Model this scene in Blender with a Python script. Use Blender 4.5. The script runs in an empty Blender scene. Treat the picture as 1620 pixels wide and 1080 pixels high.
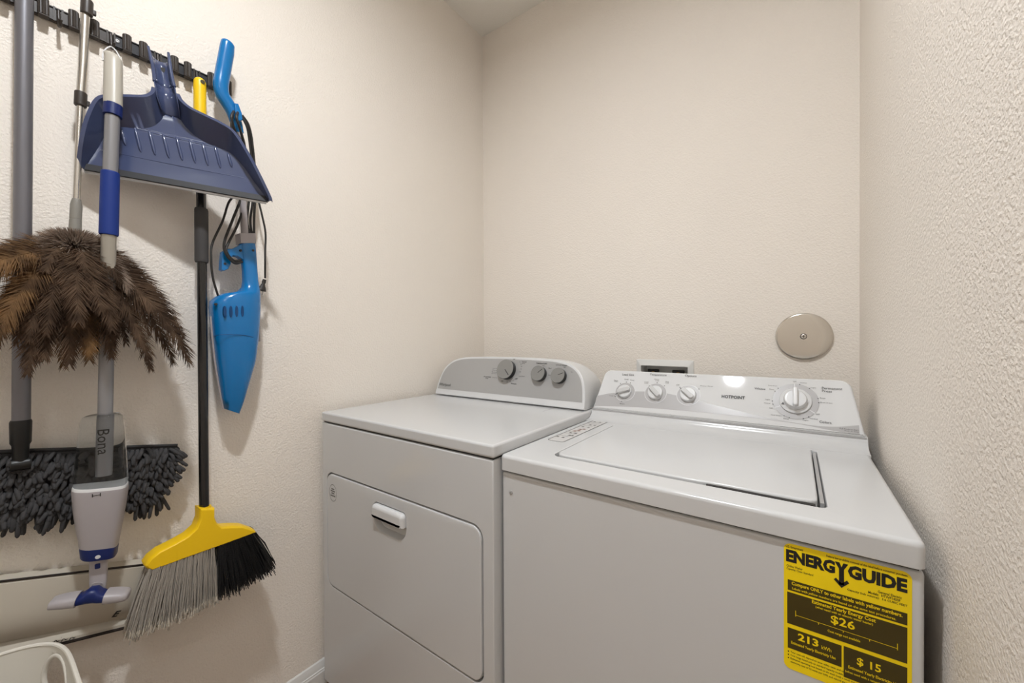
import bpy, bmesh, math, random
from mathutils import Vector, Matrix
random.seed(7)
V = Vector
SC = bpy.context.scene
COL = SC.collection

# ------------------------------------------------------------------ camera, light level
FPX, YAW, PITCH, ROLL, CAMZ = 621.56, math.radians(35.769), math.radians(-.41), math.radians(-.303), 1.1673
FW = V((-math.sin(YAW)*math.cos(PITCH), math.cos(YAW)*math.cos(PITCH), math.sin(PITCH)))
RT = V((math.cos(YAW), math.sin(YAW), 0)); UP = RT.cross(FW)
RT, UP = RT*math.cos(ROLL)+UP*math.sin(ROLL), -RT*math.sin(ROLL)+UP*math.cos(ROLL)
CAM = V((0, 0, CAMZ))
cd = bpy.data.cameras.new('camera'); cam = bpy.data.objects.new('camera', cd); COL.objects.link(cam)
cd.sensor_width = 36; cd.lens = FPX*36/1620; cd.clip_start = .02
m3 = Matrix((RT, UP, -FW)).transposed()
cam.matrix_world = Matrix.Translation(CAM) @ m3.to_4x4()
SC.camera = cam
wd = bpy.data.worlds.new('world'); SC.world = wd; wd.use_nodes = True
wd.node_tree.nodes['Background'].inputs[0].default_value = (.9, .93, 1, 1)
wd.node_tree.nodes['Background'].inputs[1].default_value = .3
SC.view_settings.view_transform = 'Standard'; SC.view_settings.look = 'None'
SC.view_settings.gamma = 1; SC.view_settings.use_curve_mapping = False
SC.view_settings.exposure = 0.0
LAMP_POWER = 1040.0      # radiance of the recessed ceiling lamp
FILL_POWER = 17.0       # radiance of the two fill lamps added out of view in the hall

# room, metres: x to the right along the back wall, y into the room, z up
XL, XR, D, H = -1.3067, .157, 1.5663, 2.72

def at(px, py, off):
    """point of the photograph on the plane `off` metres in front of the left wall"""
    d = FW + RT*((px-810)/FPX) + UP*((540-py)/FPX)
    return CAM + d*((XL+off)/d.x)

# ------------------------------------------------------------------ materials
def srgb(r, g, b):
    f = lambda c: (c/255/12.92) if c <= 10 else ((c/255+.055)/1.055)**2.4
    return (f(r), f(g), f(b), 1)
def mat(name, rgb, rough=.5, metal=0, coat=0, trans=0, ior=1.45, noise=None, bump=None, emit=None, spec=.5, alpha=1):
    """noise=(scale, amount) varies the colour; bump=(scale, strength, distance) adds fine relief"""
    m = bpy.data.materials.new(name); m.use_nodes = True
    nt = m.node_tree; b = nt.nodes['Principled BSDF']; I = b.inputs
    c = srgb(*rgb); I['Base Color'].default_value = c
    I['Roughness'].default_value = rough; I['Metallic'].default_value = metal
    I['Coat Weight'].default_value = coat; I['Coat Roughness'].default_value = .08
    I['Transmission Weight'].default_value = trans; I['IOR'].default_value = ior
    I['Specular IOR Level'].default_value = spec
    if alpha < 1: I['Alpha'].default_value = alpha
    tc = nt.nodes.new('ShaderNodeTexCoord')
    if noise:
        n = nt.nodes.new('ShaderNodeTexNoise'); n.inputs['Scale'].default_value = noise[0]; n.inputs['Detail'].default_value = 4
        nt.links.new(tc.outputs['Object'], n.inputs['Vector'])
        mx = nt.nodes.new('ShaderNodeMix'); mx.data_type = 'RGBA'
        mx.inputs[6].default_value = tuple(x*(1-noise[1]) for x in c[:3])+(1,)
        mx.inputs[7].default_value = tuple(min(1, x*(1+noise[1])) for x in c[:3])+(1,)
        nt.links.new(n.outputs['Fac'], mx.inputs[0]); nt.links.new(mx.outputs[2], I['Base Color'])
    if bump:
        n = nt.nodes.new('ShaderNodeTexNoise'); n.inputs['Scale'].default_value = bump[0]; n.inputs['Detail'].default_value = 3
        n.inputs['Roughness'].default_value = .55
        nt.links.new(tc.outputs['Object'], n.inputs['Vector'])
        bp = nt.nodes.new('ShaderNodeBump'); bp.inputs['Strength'].default_value = bump[1]; bp.inputs['Distance'].default_value = bump[2]
        nt.links.new(n.outputs['Fac'], bp.inputs['Height']); nt.links.new(bp.outputs['Normal'], I['Normal'])
    if emit:
        I['Emission Color'].default_value = emit[0]; I['Emission Strength'].default_value = emit[1]
    return m
def wall_material(name, rgb):
    """orange-peel plaster: two sizes of soft blobs as relief"""
    m = mat(name, rgb, rough=.75, spec=.3, noise=(3, .015)); nt = m.node_tree
    tc = [n for n in nt.nodes if n.type == 'TEX_COORD'][0]; b = nt.nodes['Principled BSDF']
    n1 = nt.nodes.new('ShaderNodeTexNoise'); n1.inputs['Scale'].default_value = 190; n1.inputs['Detail'].default_value = 3; n1.inputs['Roughness'].default_value = .55
    n1.inputs['Distortion'].default_value = .15
    nt.links.new(tc.outputs['Object'], n1.inputs['Vector'])
    rp = nt.nodes.new('ShaderNodeValToRGB'); rp.color_ramp.elements[0].position = .32; rp.color_ramp.elements[1].position = .74
    nt.links.new(n1.outputs['Fac'], rp.inputs['Fac'])
    bp = nt.nodes.new('ShaderNodeBump'); bp.inputs['Strength'].default_value = .7; bp.inputs['Distance'].default_value = .0015
    nt.links.new(rp.outputs['Color'], bp.inputs['Height']); nt.links.new(bp.outputs['Normal'], b.inputs['Normal'])
    return m
M = dict(
    wall=wall_material('wall_paint', (242, 234, 224)),
    ceiling=mat('ceiling_paint', (240, 236, 228), .8, bump=(110, .3, .002)),
    trim=mat('trim_paint', (226, 225, 222), .35),
    enamel=mat('white_enamel', (207, 207, 207), .2, coat=.15, noise=(2.5, .01)),
    white=mat('white_plastic', (216, 216, 216), .28),
    silver=mat('silver_panel', (176, 175, 174), .34, metal=.25),
    gasket=mat('dark_gap', (46, 44, 42), .7),
    pale_grey=mat('pale_grey_print', (181, 179, 179), .25),
    sticker=mat('sticker_base', (204, 202, 200), .4),
    console_white=mat('console_white', (217, 217, 217), .035),
    ink=mat('black_ink', (28, 26, 24), .5),
    ink_soft=mat('grey_ink', (92, 90, 88), .5),
    knob_face=mat('knob_grey', (148, 147, 144), .35, metal=.3),
    knob_black=mat('knob_black', (22, 22, 22), .4),
    grip_grey=mat('grip_grey', (196, 195, 194), .35),
    yellow_label=mat('yellow_label', (252, 220, 12), .42, noise=(6, .03)),
    brown_ink=mat('label_dark_print', (66, 55, 10), .45, noise=(14, .12)),
    black=mat('black_plastic', (58, 51, 46), .42, noise=(40, .1)),
    black_gloss=mat('black_paint', (20, 19, 19), .22, coat=.4),
    foam=mat('charcoal_foam', (62, 60, 60), .75, bump=(500, .2, .001)),
    mop_pole=mat('grey_pole', (116, 115, 120), .38, metal=.45),
    steel=mat('satin_steel', (205, 200, 192), .27, metal=.9),
    chrome=mat('brushed_steel', (212, 207, 199), .2, metal=1),
    collar=mat('grey_collar', (134, 130, 122), .45),
    beige=mat('stone_plastic', (178, 172, 160), .35),
    tube_grey=mat('tube_grey', (142, 141, 143), .33, metal=.35),
    tube_beige=mat('tube_beige', (160, 154, 143), .33, metal=.3),
    navy=mat('navy_blue_plastic', (15, 33, 92), .4),
    blue_grip=mat('blue_rubber', (12, 46, 124), .55),
    body_grey=mat('warm_grey_plastic', (166, 160, 162), .4),
    clear=mat('clear_bottle', (236, 239, 240), .02, trans=1, ior=1.33),
    water=mat('bottle_rim', (228, 228, 228), .12, trans=.1, ior=1.3),
    slate=mat('slate_blue_plastic', (66, 75, 106), .2, coat=.5, noise=(9, .05)),
    rubber=mat('black_rubber', (40, 40, 44), .55),
    cream=mat('cream_fabric', (196, 188, 174), .7, bump=(900, .15, .0005)),
    piping=mat('dark_piping', (34, 24, 20), .6),
    yellow=mat('yellow_plastic', (245, 200, 20), .38),
    bristle_grey=mat('grey_bristle', (158, 150, 140), .6, noise=(60, .2)),
    bristle_tip=mat('pale_bristle_tip', (200, 190, 174), .7),
    bristle_black=mat('black_bristle', (34, 33, 33), .55, noise=(60, .2)),
    blue=mat('cyan_blue_plastic', (2, 112, 178), .25, coat=.3),
    blue_dark=mat('blue_recess', (5, 62, 112), .5),
    cord=mat('cord_rubber', (40, 37, 35), .5),
    chenille=mat('charcoal_chenille', (66, 65, 66), .95, noise=(300, .3), bump=(900, .6, .002)),
    fabric_dark=mat('dark_fabric', (52, 51, 52), .9),
    tub=mat('white_tub', (218, 213, 203), .45),
    floor=mat('wood_floor', (150, 122, 96), .5, noise=(8, .25)),
    brass=mat('brass_valve', (150, 120, 80), .35, metal=.8),
    lamp=mat('lamp_lens', (255, 250, 240), .5, emit=((.93, .965, 1, 1), LAMP_POWER)),
    fill_lamp=mat('fill_lamp_lens', (255, 250, 240), .5, emit=((.925, .967, 1, 1), FILL_POWER)),
)
def feather_material(name, a, b):
    m = mat(name, a, .85, spec=.2); nt = m.node_tree
    tc = [n for n in nt.nodes if n.type == 'TEX_COORD'][0]
    n = nt.nodes.new('ShaderNodeTexNoise'); n.inputs['Scale'].default_value = 26; n.inputs['Detail'].default_value = 5
    nt.links.new(tc.outputs['Object'], n.inputs['Vector'])
    r = nt.nodes.new('ShaderNodeValToRGB'); r.color_ramp.elements[0].position = .42; r.color_ramp.elements[1].position = .66
    r.color_ramp.elements[0].color = srgb(*a); r.color_ramp.elements[1].color = srgb(*b)
    nt.links.new(n.outputs['Fac'], r.inputs['Fac']); nt.links.new(r.outputs['Color'], nt.nodes['Principled BSDF'].inputs['Base Color'])
    tr = nt.nodes.new('ShaderNodeBsdfTranslucent'); mx = nt.nodes.new('ShaderNodeMixShader'); mx.inputs[0].default_value = .4
    nt.links.new(r.outputs['Color'], tr.inputs['Color'])
    nt.links.new(nt.nodes['Principled BSDF'].outputs[0], mx.inputs[1]); nt.links.new(tr.outputs[0], mx.inputs[2])
    nt.links.new(mx.outputs[0], nt.nodes['Material Output'].inputs['Surface'])
    return m
M['feather_dark'] = feather_material('feather_dark_brown', (74, 58, 46), (114, 92, 74))
M['feather_tan'] = feather_material('feather_tan', (86, 65, 47), (142, 109, 74))
M['feather_down'] = feather_material('feather_down', (146, 128, 114), (192, 174, 158))

# ------------------------------------------------------------------ object helpers
ORG = {}
def props(o, label=None, cat=None, group=None, kind=None):
    if label: o['label'] = label
    if cat: o['category'] = cat
    if group: o['group'] = group
    if kind: o['kind'] = kind
    return o
def thing(name, label, cat, loc, group=None):
    o = bpy.data.objects.new(name, None); COL.objects.link(o); o.empty_display_size = .05
    o.location = loc; ORG[o] = V(loc)
    return props(o, label, cat, group)
def obj(name, bm, material, parent=None, origin=None, smooth=40, label=None, kind=None, recalc=True):
    if recalc: bmesh.ops.recalc_face_normals(bm, faces=bm.faces)
    org = ORG[parent] if parent else V(origin) if origin else V((0, 0, 0))
    for v in bm.verts: v.co -= org
    me = bpy.data.meshes.new(name); bm.to_mesh(me); bm.free()
    me.materials.append(M[material])
    if smooth:
        me.polygons.foreach_set('use_smooth', [True]*len(me.polygons)); me.set_sharp_from_angle(angle=math.radians(smooth))
    o = bpy.data.objects.new(name, me); COL.objects.link(o)
    if parent: o.parent = parent
    else: o.location = org
    if smooth and recalc and kind != 'stuff':       # keeps large flat faces flat beside their rounded edges
        wn = o.modifiers.new('weighted_normals', 'WEIGHTED_NORMAL'); wn.keep_sharp = True; wn.weight = 100
    ORG[o] = org
    return props(o, label, None, None, kind)
def B(): return bmesh.new()
def box(bm, lo, hi, bev=0, seg=2, T=None):
    r = bmesh.ops.create_cube(bm, size=1)
    vs = r['verts']; lo, hi = V(lo), V(hi)
    for v in vs: v.co = V(((v.co.x+.5)*(hi.x-lo.x)+lo.x, (v.co.y+.5)*(hi.y-lo.y)+lo.y, (v.co.z+.5)*(hi.z-lo.z)+lo.z))
    if bev:
        es = list({e for v in vs for e in v.link_edges})
        r = bmesh.ops.bevel(bm, geom=es, offset=bev, segments=seg, affect='EDGES', profile=.5)
        vs = list({v for f in r['faces'] for v in f.verts} | {v for v in vs if v.is_valid})
    if T: 
        for v in vs: v.co = T(v.co)
    return vs
def loft(bm, rings, cap0=True, cap1=True, closed=True):
    R = [[bm.verts.new(p) for p in r] for r in rings]
    n = len(rings[0])
    for a, b in zip(R, R[1:]):
        for i in range(n if closed else n-1):
            j = (i+1) % n
            bm.faces.new((a[i], a[j], b[j], b[i]))
    if cap0: bm.faces.new(R[0][::-1])
    if cap1: bm.faces.new(R[-1])
    return R
def frames(pts):
    pts = [V(p) for p in pts]; n = len(pts); T = []
    for i in range(n): T.append((pts[min(i+1, n-1)]-pts[max(i-1, 0)]).normalized())
    a = V((1, 0, 0)) if abs(T[0].x) < .9 else V((0, 1, 0))
    a = (a - T[0]*a.dot(T[0])).normalized(); out = []
    for i in range(n):
        a = (a - T[i]*a.dot(T[i])).normalized(); out.append((pts[i], a, T[i].cross(a)))
    return out
def tube(bm, pts, r, n=12, flat=1, cap=True):
    """round bar along pts; r number or list; flat scales the first frame axis (towards the room)"""
    rr = r if isinstance(r, (list, tuple)) else [r]*len(pts)
    rings = []
    for (p, a, b), q in zip(frames(pts), rr):
        rings.append([p + a*(math.cos(t)*q*flat) + b*(math.sin(t)*q) for t in [2*math.pi*k/n for k in range(n)]])
    loft(bm, rings, cap, cap)
def smooth_path(pts, k=6):
    pts = [V(p) for p in pts]; P = [pts[0]*2-pts[1]] + pts + [pts[-1]*2-pts[-2]]; out = []
    for i in range(1, len(P)-2):
        for s in range(k):
            t = s/k; a, b, c, d = P[i-1:i+3]
            out.append(.5*((2*b)+(c-a)*t+(2*a-5*b+4*c-d)*t*t+(3*b-a-3*c+d)*t**3))
    return out+[pts[-1]]
def interp(tab, x):
    if x <= tab[0][0]: return tab[0][1]
    for (a, p), (b, q) in zip(tab, tab[1:]):
        if x <= b: return p+(q-p)*(x-a)/(b-a)
    return tab[-1][1]
def lathe(bm, prof, O, ax, n=32, ref=None, cap=True):
    """prof [(radius, height along ax)]"""
    ax = V(ax).normalized(); ref = V(ref) if ref else (V((0, 0, 1)) if abs(ax.z) < .9 else V((1, 0, 0)))
    u = (ref-ax*ref.dot(ax)).normalized(); w = ax.cross(u); O = V(O)
    rings = [[O+ax*h+u*(math.cos(2*math.pi*k/n)*r)+w*(math.sin(2*math.pi*k/n)*r) for k in range(n)] for r, h in prof]
    loft(bm, rings, cap, cap)
def plane(O, u, v):
    O, u, v = V(O), V(u).normalized(), V(v).normalized(); w = u.cross(v)
    return lambda a, b, c=0: O+u*a+v*b+w*c
def prism(bm, loop, h0, h1, F, bev=0, seg=2):
    """outline (a, b) extruded along the third axis of frame F; the far rim is rounded by bev"""
    rings = [[F(a, b, h0) for a, b in loop]]
    if bev:
        cx = sum(p[0] for p in loop)/len(loop); cy = sum(p[1] for p in loop)/len(loop)
        for s in range(seg+1):
            t = s/seg*math.pi/2; ins = bev*(1-math.cos(t)); hh = h1-bev+bev*math.sin(t) if h1 > h0 else h1+bev-bev*math.sin(t)
            rings.append([F(*q, hh) for q in inset(loop, ins)])
    else: rings.append([F(a, b, h1) for a, b in loop])
    loft(bm, rings)
def inset(loop, d):
    if d == 0: return list(loop)
    n = len(loop); A = sum(loop[i][0]*loop[(i+1) % n][1]-loop[(i+1) % n][0]*loop[i][1] for i in range(n)); s = 1 if A > 0 else -1
    out = []
    for i in range(n):
        p, q, r = V(loop[i-1]), V(loop[i]), V(loop[(i+1) % n])
        e1 = (q-p).normalized() if (q-p).length > 1e-9 else V((0, 0)); e2 = (r-q).normalized() if (r-q).length > 1e-9 else V((0, 0))
        n1 = V((-e1.y, e1.x)); n2 = V((-e2.y, e2.x)); m = (n1+n2)
        m = m.normalized() if m.length > 1e-6 else n1
        k = max(.45, m.dot(n1)); out.append(tuple(q+m*(s*d/k)))
    return out
def rrect(x0, x1, y0, y1, r, n=14, seg=6):
    """rounded rectangle, counter-clockwise, n points for each side (starts in the middle of the lower-left corner)"""
    if not isinstance(r, (list, tuple)): r = [r]*4       # ll, lr, ur, ul
    C = [((x0+r[0], y0+r[0]), math.pi, r[0]), ((x1-r[1], y0+r[1]), -math.pi/2, r[1]), ((x1-r[2], y1-r[2]), 0, r[2]), ((x0+r[3], y1-r[3]), math.pi/2, r[3])]
    arcs = [[(c[0]+q*math.cos(a+math.pi/2*k/(2*seg)), c[1]+q*math.sin(a+math.pi/2*k/(2*seg))) for k in range(2*seg+1)] for c, a, q in C]
    out = []
    for i in range(4):
        pl = arcs[i][seg:]+arcs[(i+1) % 4][:seg+1]
        L = [0]
        for a, b in zip(pl, pl[1:]): L.append(L[-1]+math.dist(a, b))
        if n == 0: out += pl[:-1]; continue
        # keep the arc points, spread the rest over the straight
        out += pl[:-1]
    return out
def rect_like(x0, x1, y0, y1, n):
    """plain rectangle with n points for each side, for bridging to an rrect"""
    c = [(x0, y0), (x1, y0), (x1, y1), (x0, y1)]; out = []
    for i in range(4):
        a, b = c[i], c[(i+1) % 4]
        for k in range(n): t = k/n; out.append((a[0]+(b[0]-a[0])*t, a[1]+(b[1]-a[1])*t))
    return out
def hole_plate(bm, outer, hole, F, h, depth, holedepth=None):
    """flat plate at height h with a rounded hole; walls run down to h-depth; outer = (x0,x1,y0,y1)"""
    n = len(hole)//4; o = rect_like(*outer, n); hd = holedepth or depth
    loft(bm, [[F(a, b, h-depth) for a, b in o], [F(a, b, h) for a, b in inset(o, .0)], [F(a, b, h) for a, b in inset(hole, -.0015)], [F(a, b, h-.0015) for a, b in hole], [F(a, b, h-hd) for a, b in hole]], False, False)
def disc(bm, r, c, F, h, n=28, r2=None):
    pts = [(c[0]+r*math.cos(2*math.pi*k/n), c[1]+r*math.sin(2*math.pi*k/n)) for k in range(n)]
    if r2 is None: bm.faces.new([bm.verts.new(F(a, b, h)) for a, b in pts])
    else:
        q = [(c[0]+r2*math.cos(2*math.pi*k/n), c[1]+r2*math.sin(2*math.pi*k/n)) for k in range(n)]
        loft(bm, [[F(a, b, h) for a, b in pts], [F(a, b, h) for a, b in q]], False, False)
def poly(bm, pts, F, h): bm.faces.new([bm.verts.new(F(a, b, h)) for a, b in pts])
def text(bm, s, F, u0, v0, u1, v1, h, bold=0, turn=0, keep=False, shear=0):
    """printed words fitted into the box u0..u1, v0..v1 of frame F"""
    cu = bpy.data.curves.new('t', 'FONT'); cu.body = s; cu.offset = bold; cu.resolution_u = 2; cu.shear = shear
    ob = bpy.data.objects.new('t', cu); me = bpy.data.meshes.new_from_object(ob)
    P = [v.co.copy() for v in me.vertices]; FC = [tuple(p.vertices) for p in me.polygons]
    bpy.data.objects.remove(ob); bpy.data.curves.remove(cu); bpy.data.meshes.remove(me)
    if not P: return
    words_ = bm if isinstance(bm, Words) else None
    if words_: bm = B()
    if turn: P = [V((p.y, -p.x, 0)) for p in P]
    x0, x1 = min(p.x for p in P), max(p.x for p in P); y0, y1 = min(p.y for p in P), max(p.y for p in P)
    vs = [bm.verts.new(F(u0+(p.x-x0)/(x1-x0)*(u1-u0), v0+(p.y-y0)/(y1-y0)*(v1-v0), h)) for p in P]
    for f in FC:
        try: bm.faces.new([vs[i] for i in f])
        except ValueError: pass
    if words_: obj('lettering', bm, words_.material, words_.parent, smooth=0)
class Words:
    """each text() call becomes a part of its own"""
    def __init__(self, material, parent): self.material, self.parent = material, parent
def copy_part(o, parent, loc=None):
    c = o.copy(); COL.objects.link(c); c.parent = parent; ORG[c] = ORG[o]
    if loc is not None: c.location = loc
    return c
X, Y, Z = V((1, 0, 0)), V((0, 1, 0)), V((0, 0, 1))

# ------------------------------------------------------------------ the room
HX = 1.35       # far side of the hall behind the camera
def struct(name, boxes, material, bev=0):
    bm = B()
    for lo, hi in boxes: box(bm, lo, hi, bev)
    return props(obj(name, bm, material, smooth=30), kind='structure')
struct('wall_left', [((XL-.1, -1.5, 0), (XL, D+.1, H))], 'wall')
BX0, BX1, BZ0, BZ1 = -.497, -.319, .90, 1.062     # opening of the outlet box
struct('wall_back', [((XL, D, 0), (BX0, D+.1, H)), ((BX1, D, 0), (HX, D+.1, H)), ((BX0, D, 0), (BX1, D+.1, BZ0)), ((BX0, D, BZ1), (BX1, D+.1, H)), ((BX0, D+.085, BZ0), (BX1, D+.1, BZ1))], 'wall')
struct('wall_right', [((XR, .46, 0), (XR+.115, D, H))], 'wall')
struct('wall_hall', [((HX, -1.5, 0), (HX+.1, D+.1, H))], 'wall')
struct('wall_front', [((XL, -1.6, 0), (HX, -1.5, H))], 'wall')
LX, LY, LR = -.37, .09, .056       # the recessed lamp
bm = B()
for lo, hi in (((XL-.1, -1.6), (LX-.2, D+.1)), ((LX+.2, -1.6), (HX+.1, D+.1)), ((LX-.2, -1.6), (LX+.2, LY-.2)), ((LX-.2, LY+.2), (LX+.2, D+.1))): box(bm, (*lo, H), (*hi, H+.1))
circ = [(LX+LR*math.cos(math.radians(225+360*k/48)), LY+LR*math.sin(math.radians(225+360*k/48))) for k in range(48)]
hole_plate(bm, (LX-.2, LX+.2, LY-.2, LY+.2), circ, lambda a, b, c=0: V((a, b, H-c)), 0, .1)
props(obj('ceiling', bm, 'ceiling', smooth=30), kind='structure')
struct('floor', [((XL-.1, -1.6, -.1), (HX+.1, D+.1, 0))], 'floor')
def baseboard(name, p0, p1, nrm):
    prof = [(0, 0), (.014, 0), (.014, .048), (.012, .052), (.012, .056), (.0095, .058), (.0085, .066), (.0065, .074), (.0045, .080), (.0015, .083), (0, .083)]
    p0, p1, nrm = V(p0), V(p1), V(nrm); bm = B()
    loft(bm, [[p0+nrm*a+Z*b for a, b in prof], [p1+nrm*a+Z*b for a, b in prof]])
    return props(obj(name, bm, 'trim', smooth=25), kind='structure')
baseboard('baseboard_left', (XL, -1.5, 0), (XL, D, 0), (1, 0, 0))
baseboard('baseboard_back', (XL+.014, D, 0), (XR, D, 0), (0, -1, 0))
baseboard('baseboard_right', (XR, .46, 0), (XR, D-.014, 0), (-1, 0, 0))

def fill_light(x, y, r, lens, label):  # unseen glowing disc, invented to fill the room with softer light
    t = thing('added_fill_light', label, 'light', (x, y, H))
    bm = B(); lathe(bm, [(r*.98, 0), (r*1.22, 0), (r*1.22, -.003), (r*1.0, -.009), (r*.98, -.006)], (x, y, H), (0, 0, 1), 48); obj('trim_ring', bm, 'trim', t)
    bm = B(); lathe(bm, [(r*.97, -.001), (r*.97, -.005), (r*.9, -.0065)], (x, y, H), (0, 0, 1), 48); obj('lens', bm, lens, t)
t = thing('recessed_light', 'round white recessed ceiling light over the laundry floor', 'light', (LX, LY, H))
bm = B(); lathe(bm, [(LR*.97, .002), (LR*.97, -.004), (LR*1.2, -.003), (LR*1.2, -.0002), (LR*.99, -.0002)], (LX, LY, H), (0, 0, 1), 48, cap=False); obj('trim_ring', bm, 'trim', t)
bm = B(); n = 48
loft(bm, [[V((LX+LR*r*math.cos(2*math.pi*k/n), LY+LR*r*math.sin(2*math.pi*k/n), H+z)) for k in range(n)] for r, z in ((.965, .0), (.955, .005), (.975, .007), (.985, .0))], False, False); obj('baffle', bm, 'trim', t)
bm = B(); lathe(bm, [(LR*.95, .011), (LR*.95, .005), (LR*.9, .0035)], (LX, LY, H), (0, 0, 1), 48); obj('lens', bm, 'lamp', t)
fill_light(.70, -.80, .20, 'fill_lamp', 'added round fill light on the ceiling in the middle of the hall')
fill_light(.80, .80, .20, 'fill_lamp', 'added round fill light on the ceiling behind the right wall')

# ------------------------------------------------------------------ dryer
def knob(bm_dark, bm_face, F, c, r, h, mark):
    n = 40
    def ring(q, hh): return [F(c[0]+q*math.cos(2*math.pi*k/n), c[1]+q*math.sin(2*math.pi*k/n), hh) for k in range(n)]
    loft(bm_dark, [ring(r*.98, 0), ring(r, h*.2), ring(r, h*.86)], True, True)
    loft(bm_face, [ring(r*1.0, h*.86), ring(r*1.02, h*.92), ring(r*.97, h), ring(r*.90, h*.985)], True, True)
DL, DR, DF, DB = -1.280, -.5505, .690, 1.40
dryer = thing('clothes_dryer', 'white front-loading dryer with rounded silver control panel in the corner', 'dryer', ((DL+DR)/2, (DF+DB)/2, 0))
FD = plane((0, DF, 0), (1, 0, 0), (0, 0, 1))      # third axis looks at the camera side (-y)
bm = B(); box(bm, (DL, DF+.0215, .03), (DR, DB, .893), .004); obj('cabinet', bm, 'enamel', dryer)
door = (-1.249, -.587, .366, .731)
hole = rrect(door[0]-.004, door[1]+.004, door[2]-.004, door[3]+.004, .032)
bm = B(); hole_plate(bm, (DL+.004, DR-.004, .034, .889), hole, FD, .0, .0215)
# rounded outer border of the front panel
o = rect_like(DL+.004, DR-.004, .034, .889, len(hole)//4)
loft(bm, [[FD(a, b, 0) for a, b in o], [FD(a, b, -.0012) for a, b in inset(o, -.003)], [FD(a, b, -.005) for a, b in inset(o, -.004)], [FD(a, b, -.0215) for a, b in inset(o, -.004)]], False, False)
obj('front_panel', bm, 'enamel', dryer, recalc=True)
# door with a pocket for the handle
dl = rrect(*door, .030)
PK = (-.994, -.852, .618, .697)
pocket = rrect(PK[0], PK[1], PK[2], PK[3], [.036, .036, .014, .014])
n = len(dl)//4
bm = B()
loft(bm, [[FD(a, b, -.02) for a, b in dl], [FD(a, b, -.003) for a, b in dl], [FD(a, b, .0006) for a, b in inset(dl, .0016)], [FD(a, b, .002) for a, b in inset(dl, .005)],
          [FD(a, b, .002) for a, b in inset(pocket, -.0035)], [FD(a, b, .0012) for a, b in inset(pocket, -.0012)], [FD(a, b, -.001) for a, b in pocket], [FD(a, b, -.016) for a, b in inset(pocket, .004)]], False, True)
drd = obj('door', bm, 'enamel', dryer)
hl = rrect(-.992, -.854, .655, .695, [.004, .004, .013, .013])
bm = B(); prism(bm, hl, -.012, .0155, FD, .011, 5); obj('handle', bm, 'white', drd)
c0 = (-1.212, .672)
bm = B(); E = lambda s, h: [FD(c0[0]+.0215*s*math.cos(t), c0[1]+.0275*s*math.sin(t), h) for t in [2*math.pi*k/36 for k in range(36)]]
loft(bm, [E(1, .0023), E(.94, .0023)], False, False)
for v, u0, u1 in ((.0125, -.0085, .0085), (.0058, -.0125, .0125), (-.0009, -.0085, .0085), (-.0095, -.0150, -.0060), (-.0095, -.0040, .0040), (-.0095, .0060, .0140)):
    poly(bm, [(c0[0]+u0, c0[1]+v-.0019), (c0[0]+u1, c0[1]+v-.0019), (c0[0]+u1, c0[1]+v+.0019), (c0[0]+u0, c0[1]+v+.0019)], FD, .0024)
poly(bm, [(c0[0]-.019, c0[1]-.0048), (c0[0]+.019, c0[1]-.0048), (c0[0]+.019, c0[1]-.0044), (c0[0]-.019, c0[1]-.0044)], FD, .0024)
obj('oval_sticker', bm, 'ink_soft', drd, label='small oval printed sticker', kind='stuff')
# top
bm = B(); box(bm, (DL-.001, DF-.002, .897), (DR+.0015, 1.26, .928), .0065, 4); dtop = obj('top_panel', bm, 'enamel', dryer)
bm = B(); box(bm, (DL+.004, DF+.006, .892), (DR-.004, 1.258, .8975)); obj('seam', bm, 'gasket', dtop)
bm = B(); box(bm, (-.672, 1.105, .9278), (-.6715, 1.175, .92815)); box(bm, (-1.262, 1.1755, .9275), (-.56, 1.1775, .9282)); obj('back_seam', bm, 'gasket', dtop)
for fx in (DL+.05, DR-.05):
    for fy in (DF+.06, DB-.06):
        bm = B(); lathe(bm, [(.02, 0), (.022, .006), (.012, .012), (.012, .032)], (fx, fy, 0), (0, 0, 1), 16); obj('foot', bm, 'rubber', dryer)
# console: silver face in a white rounded shell
TD = math.radians(18)
FC = plane((-.91, 1.18, .938), (1, 0, 0), (0, math.sin(TD), math.cos(TD)))
half = [(.35, -.006), (.35, .004), (.348, .03), (.342, .068), (.331, .10), (.310, .127), (.279, .147), (.24, .158), (.19, .1635), (.10, .1665), (0, .1672)]
hp = smooth_path([V((a, b, 0)) for a, b in half[1:]], 5)
hp = [(p.x, p.y) for p in hp]
outl = [(.35, -.006)]+hp[:-1]+[(0, .1672)]+[(-a, b) for a, b in hp[:-1][::-1]]+[(-.35, -.006)]
bm = B()
def back(a, b, dy): 
    p = FC(a, b, 0); return V((p.x, 1.18+dy, p.z))
rings = [[FC(a, b, 0) for a, b in inset(outl, .004)], [FC(a, b, -.0015) for a, b in inset(outl, .0012)], [FC(a, b, -.006) for a, b in outl]]
for k in range(1, 7):
    t = k/6; s = math.sin(t*math.pi/2)
    rings.append([FC(a*(1-.012*t*t), b, -.006).lerp(V((-.91+a*(1-.06*t*t), 1.39, .932+max(0, (b+.006)*(.93-.18*t*t)))), t) for a, b in outl])
loft(bm, rings); cons = obj('console', bm, 'white', dryer)
pan_l = [(.3395, .018)]+[(p[0], p[1]) for p in inset(outl, .0095) if p[1] > .022]+[(-.3395, .018)]
bm = B(); prism(bm, pan_l, -.001, .0007, FC); obj('face_panel', bm, 'silver', cons)
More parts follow.
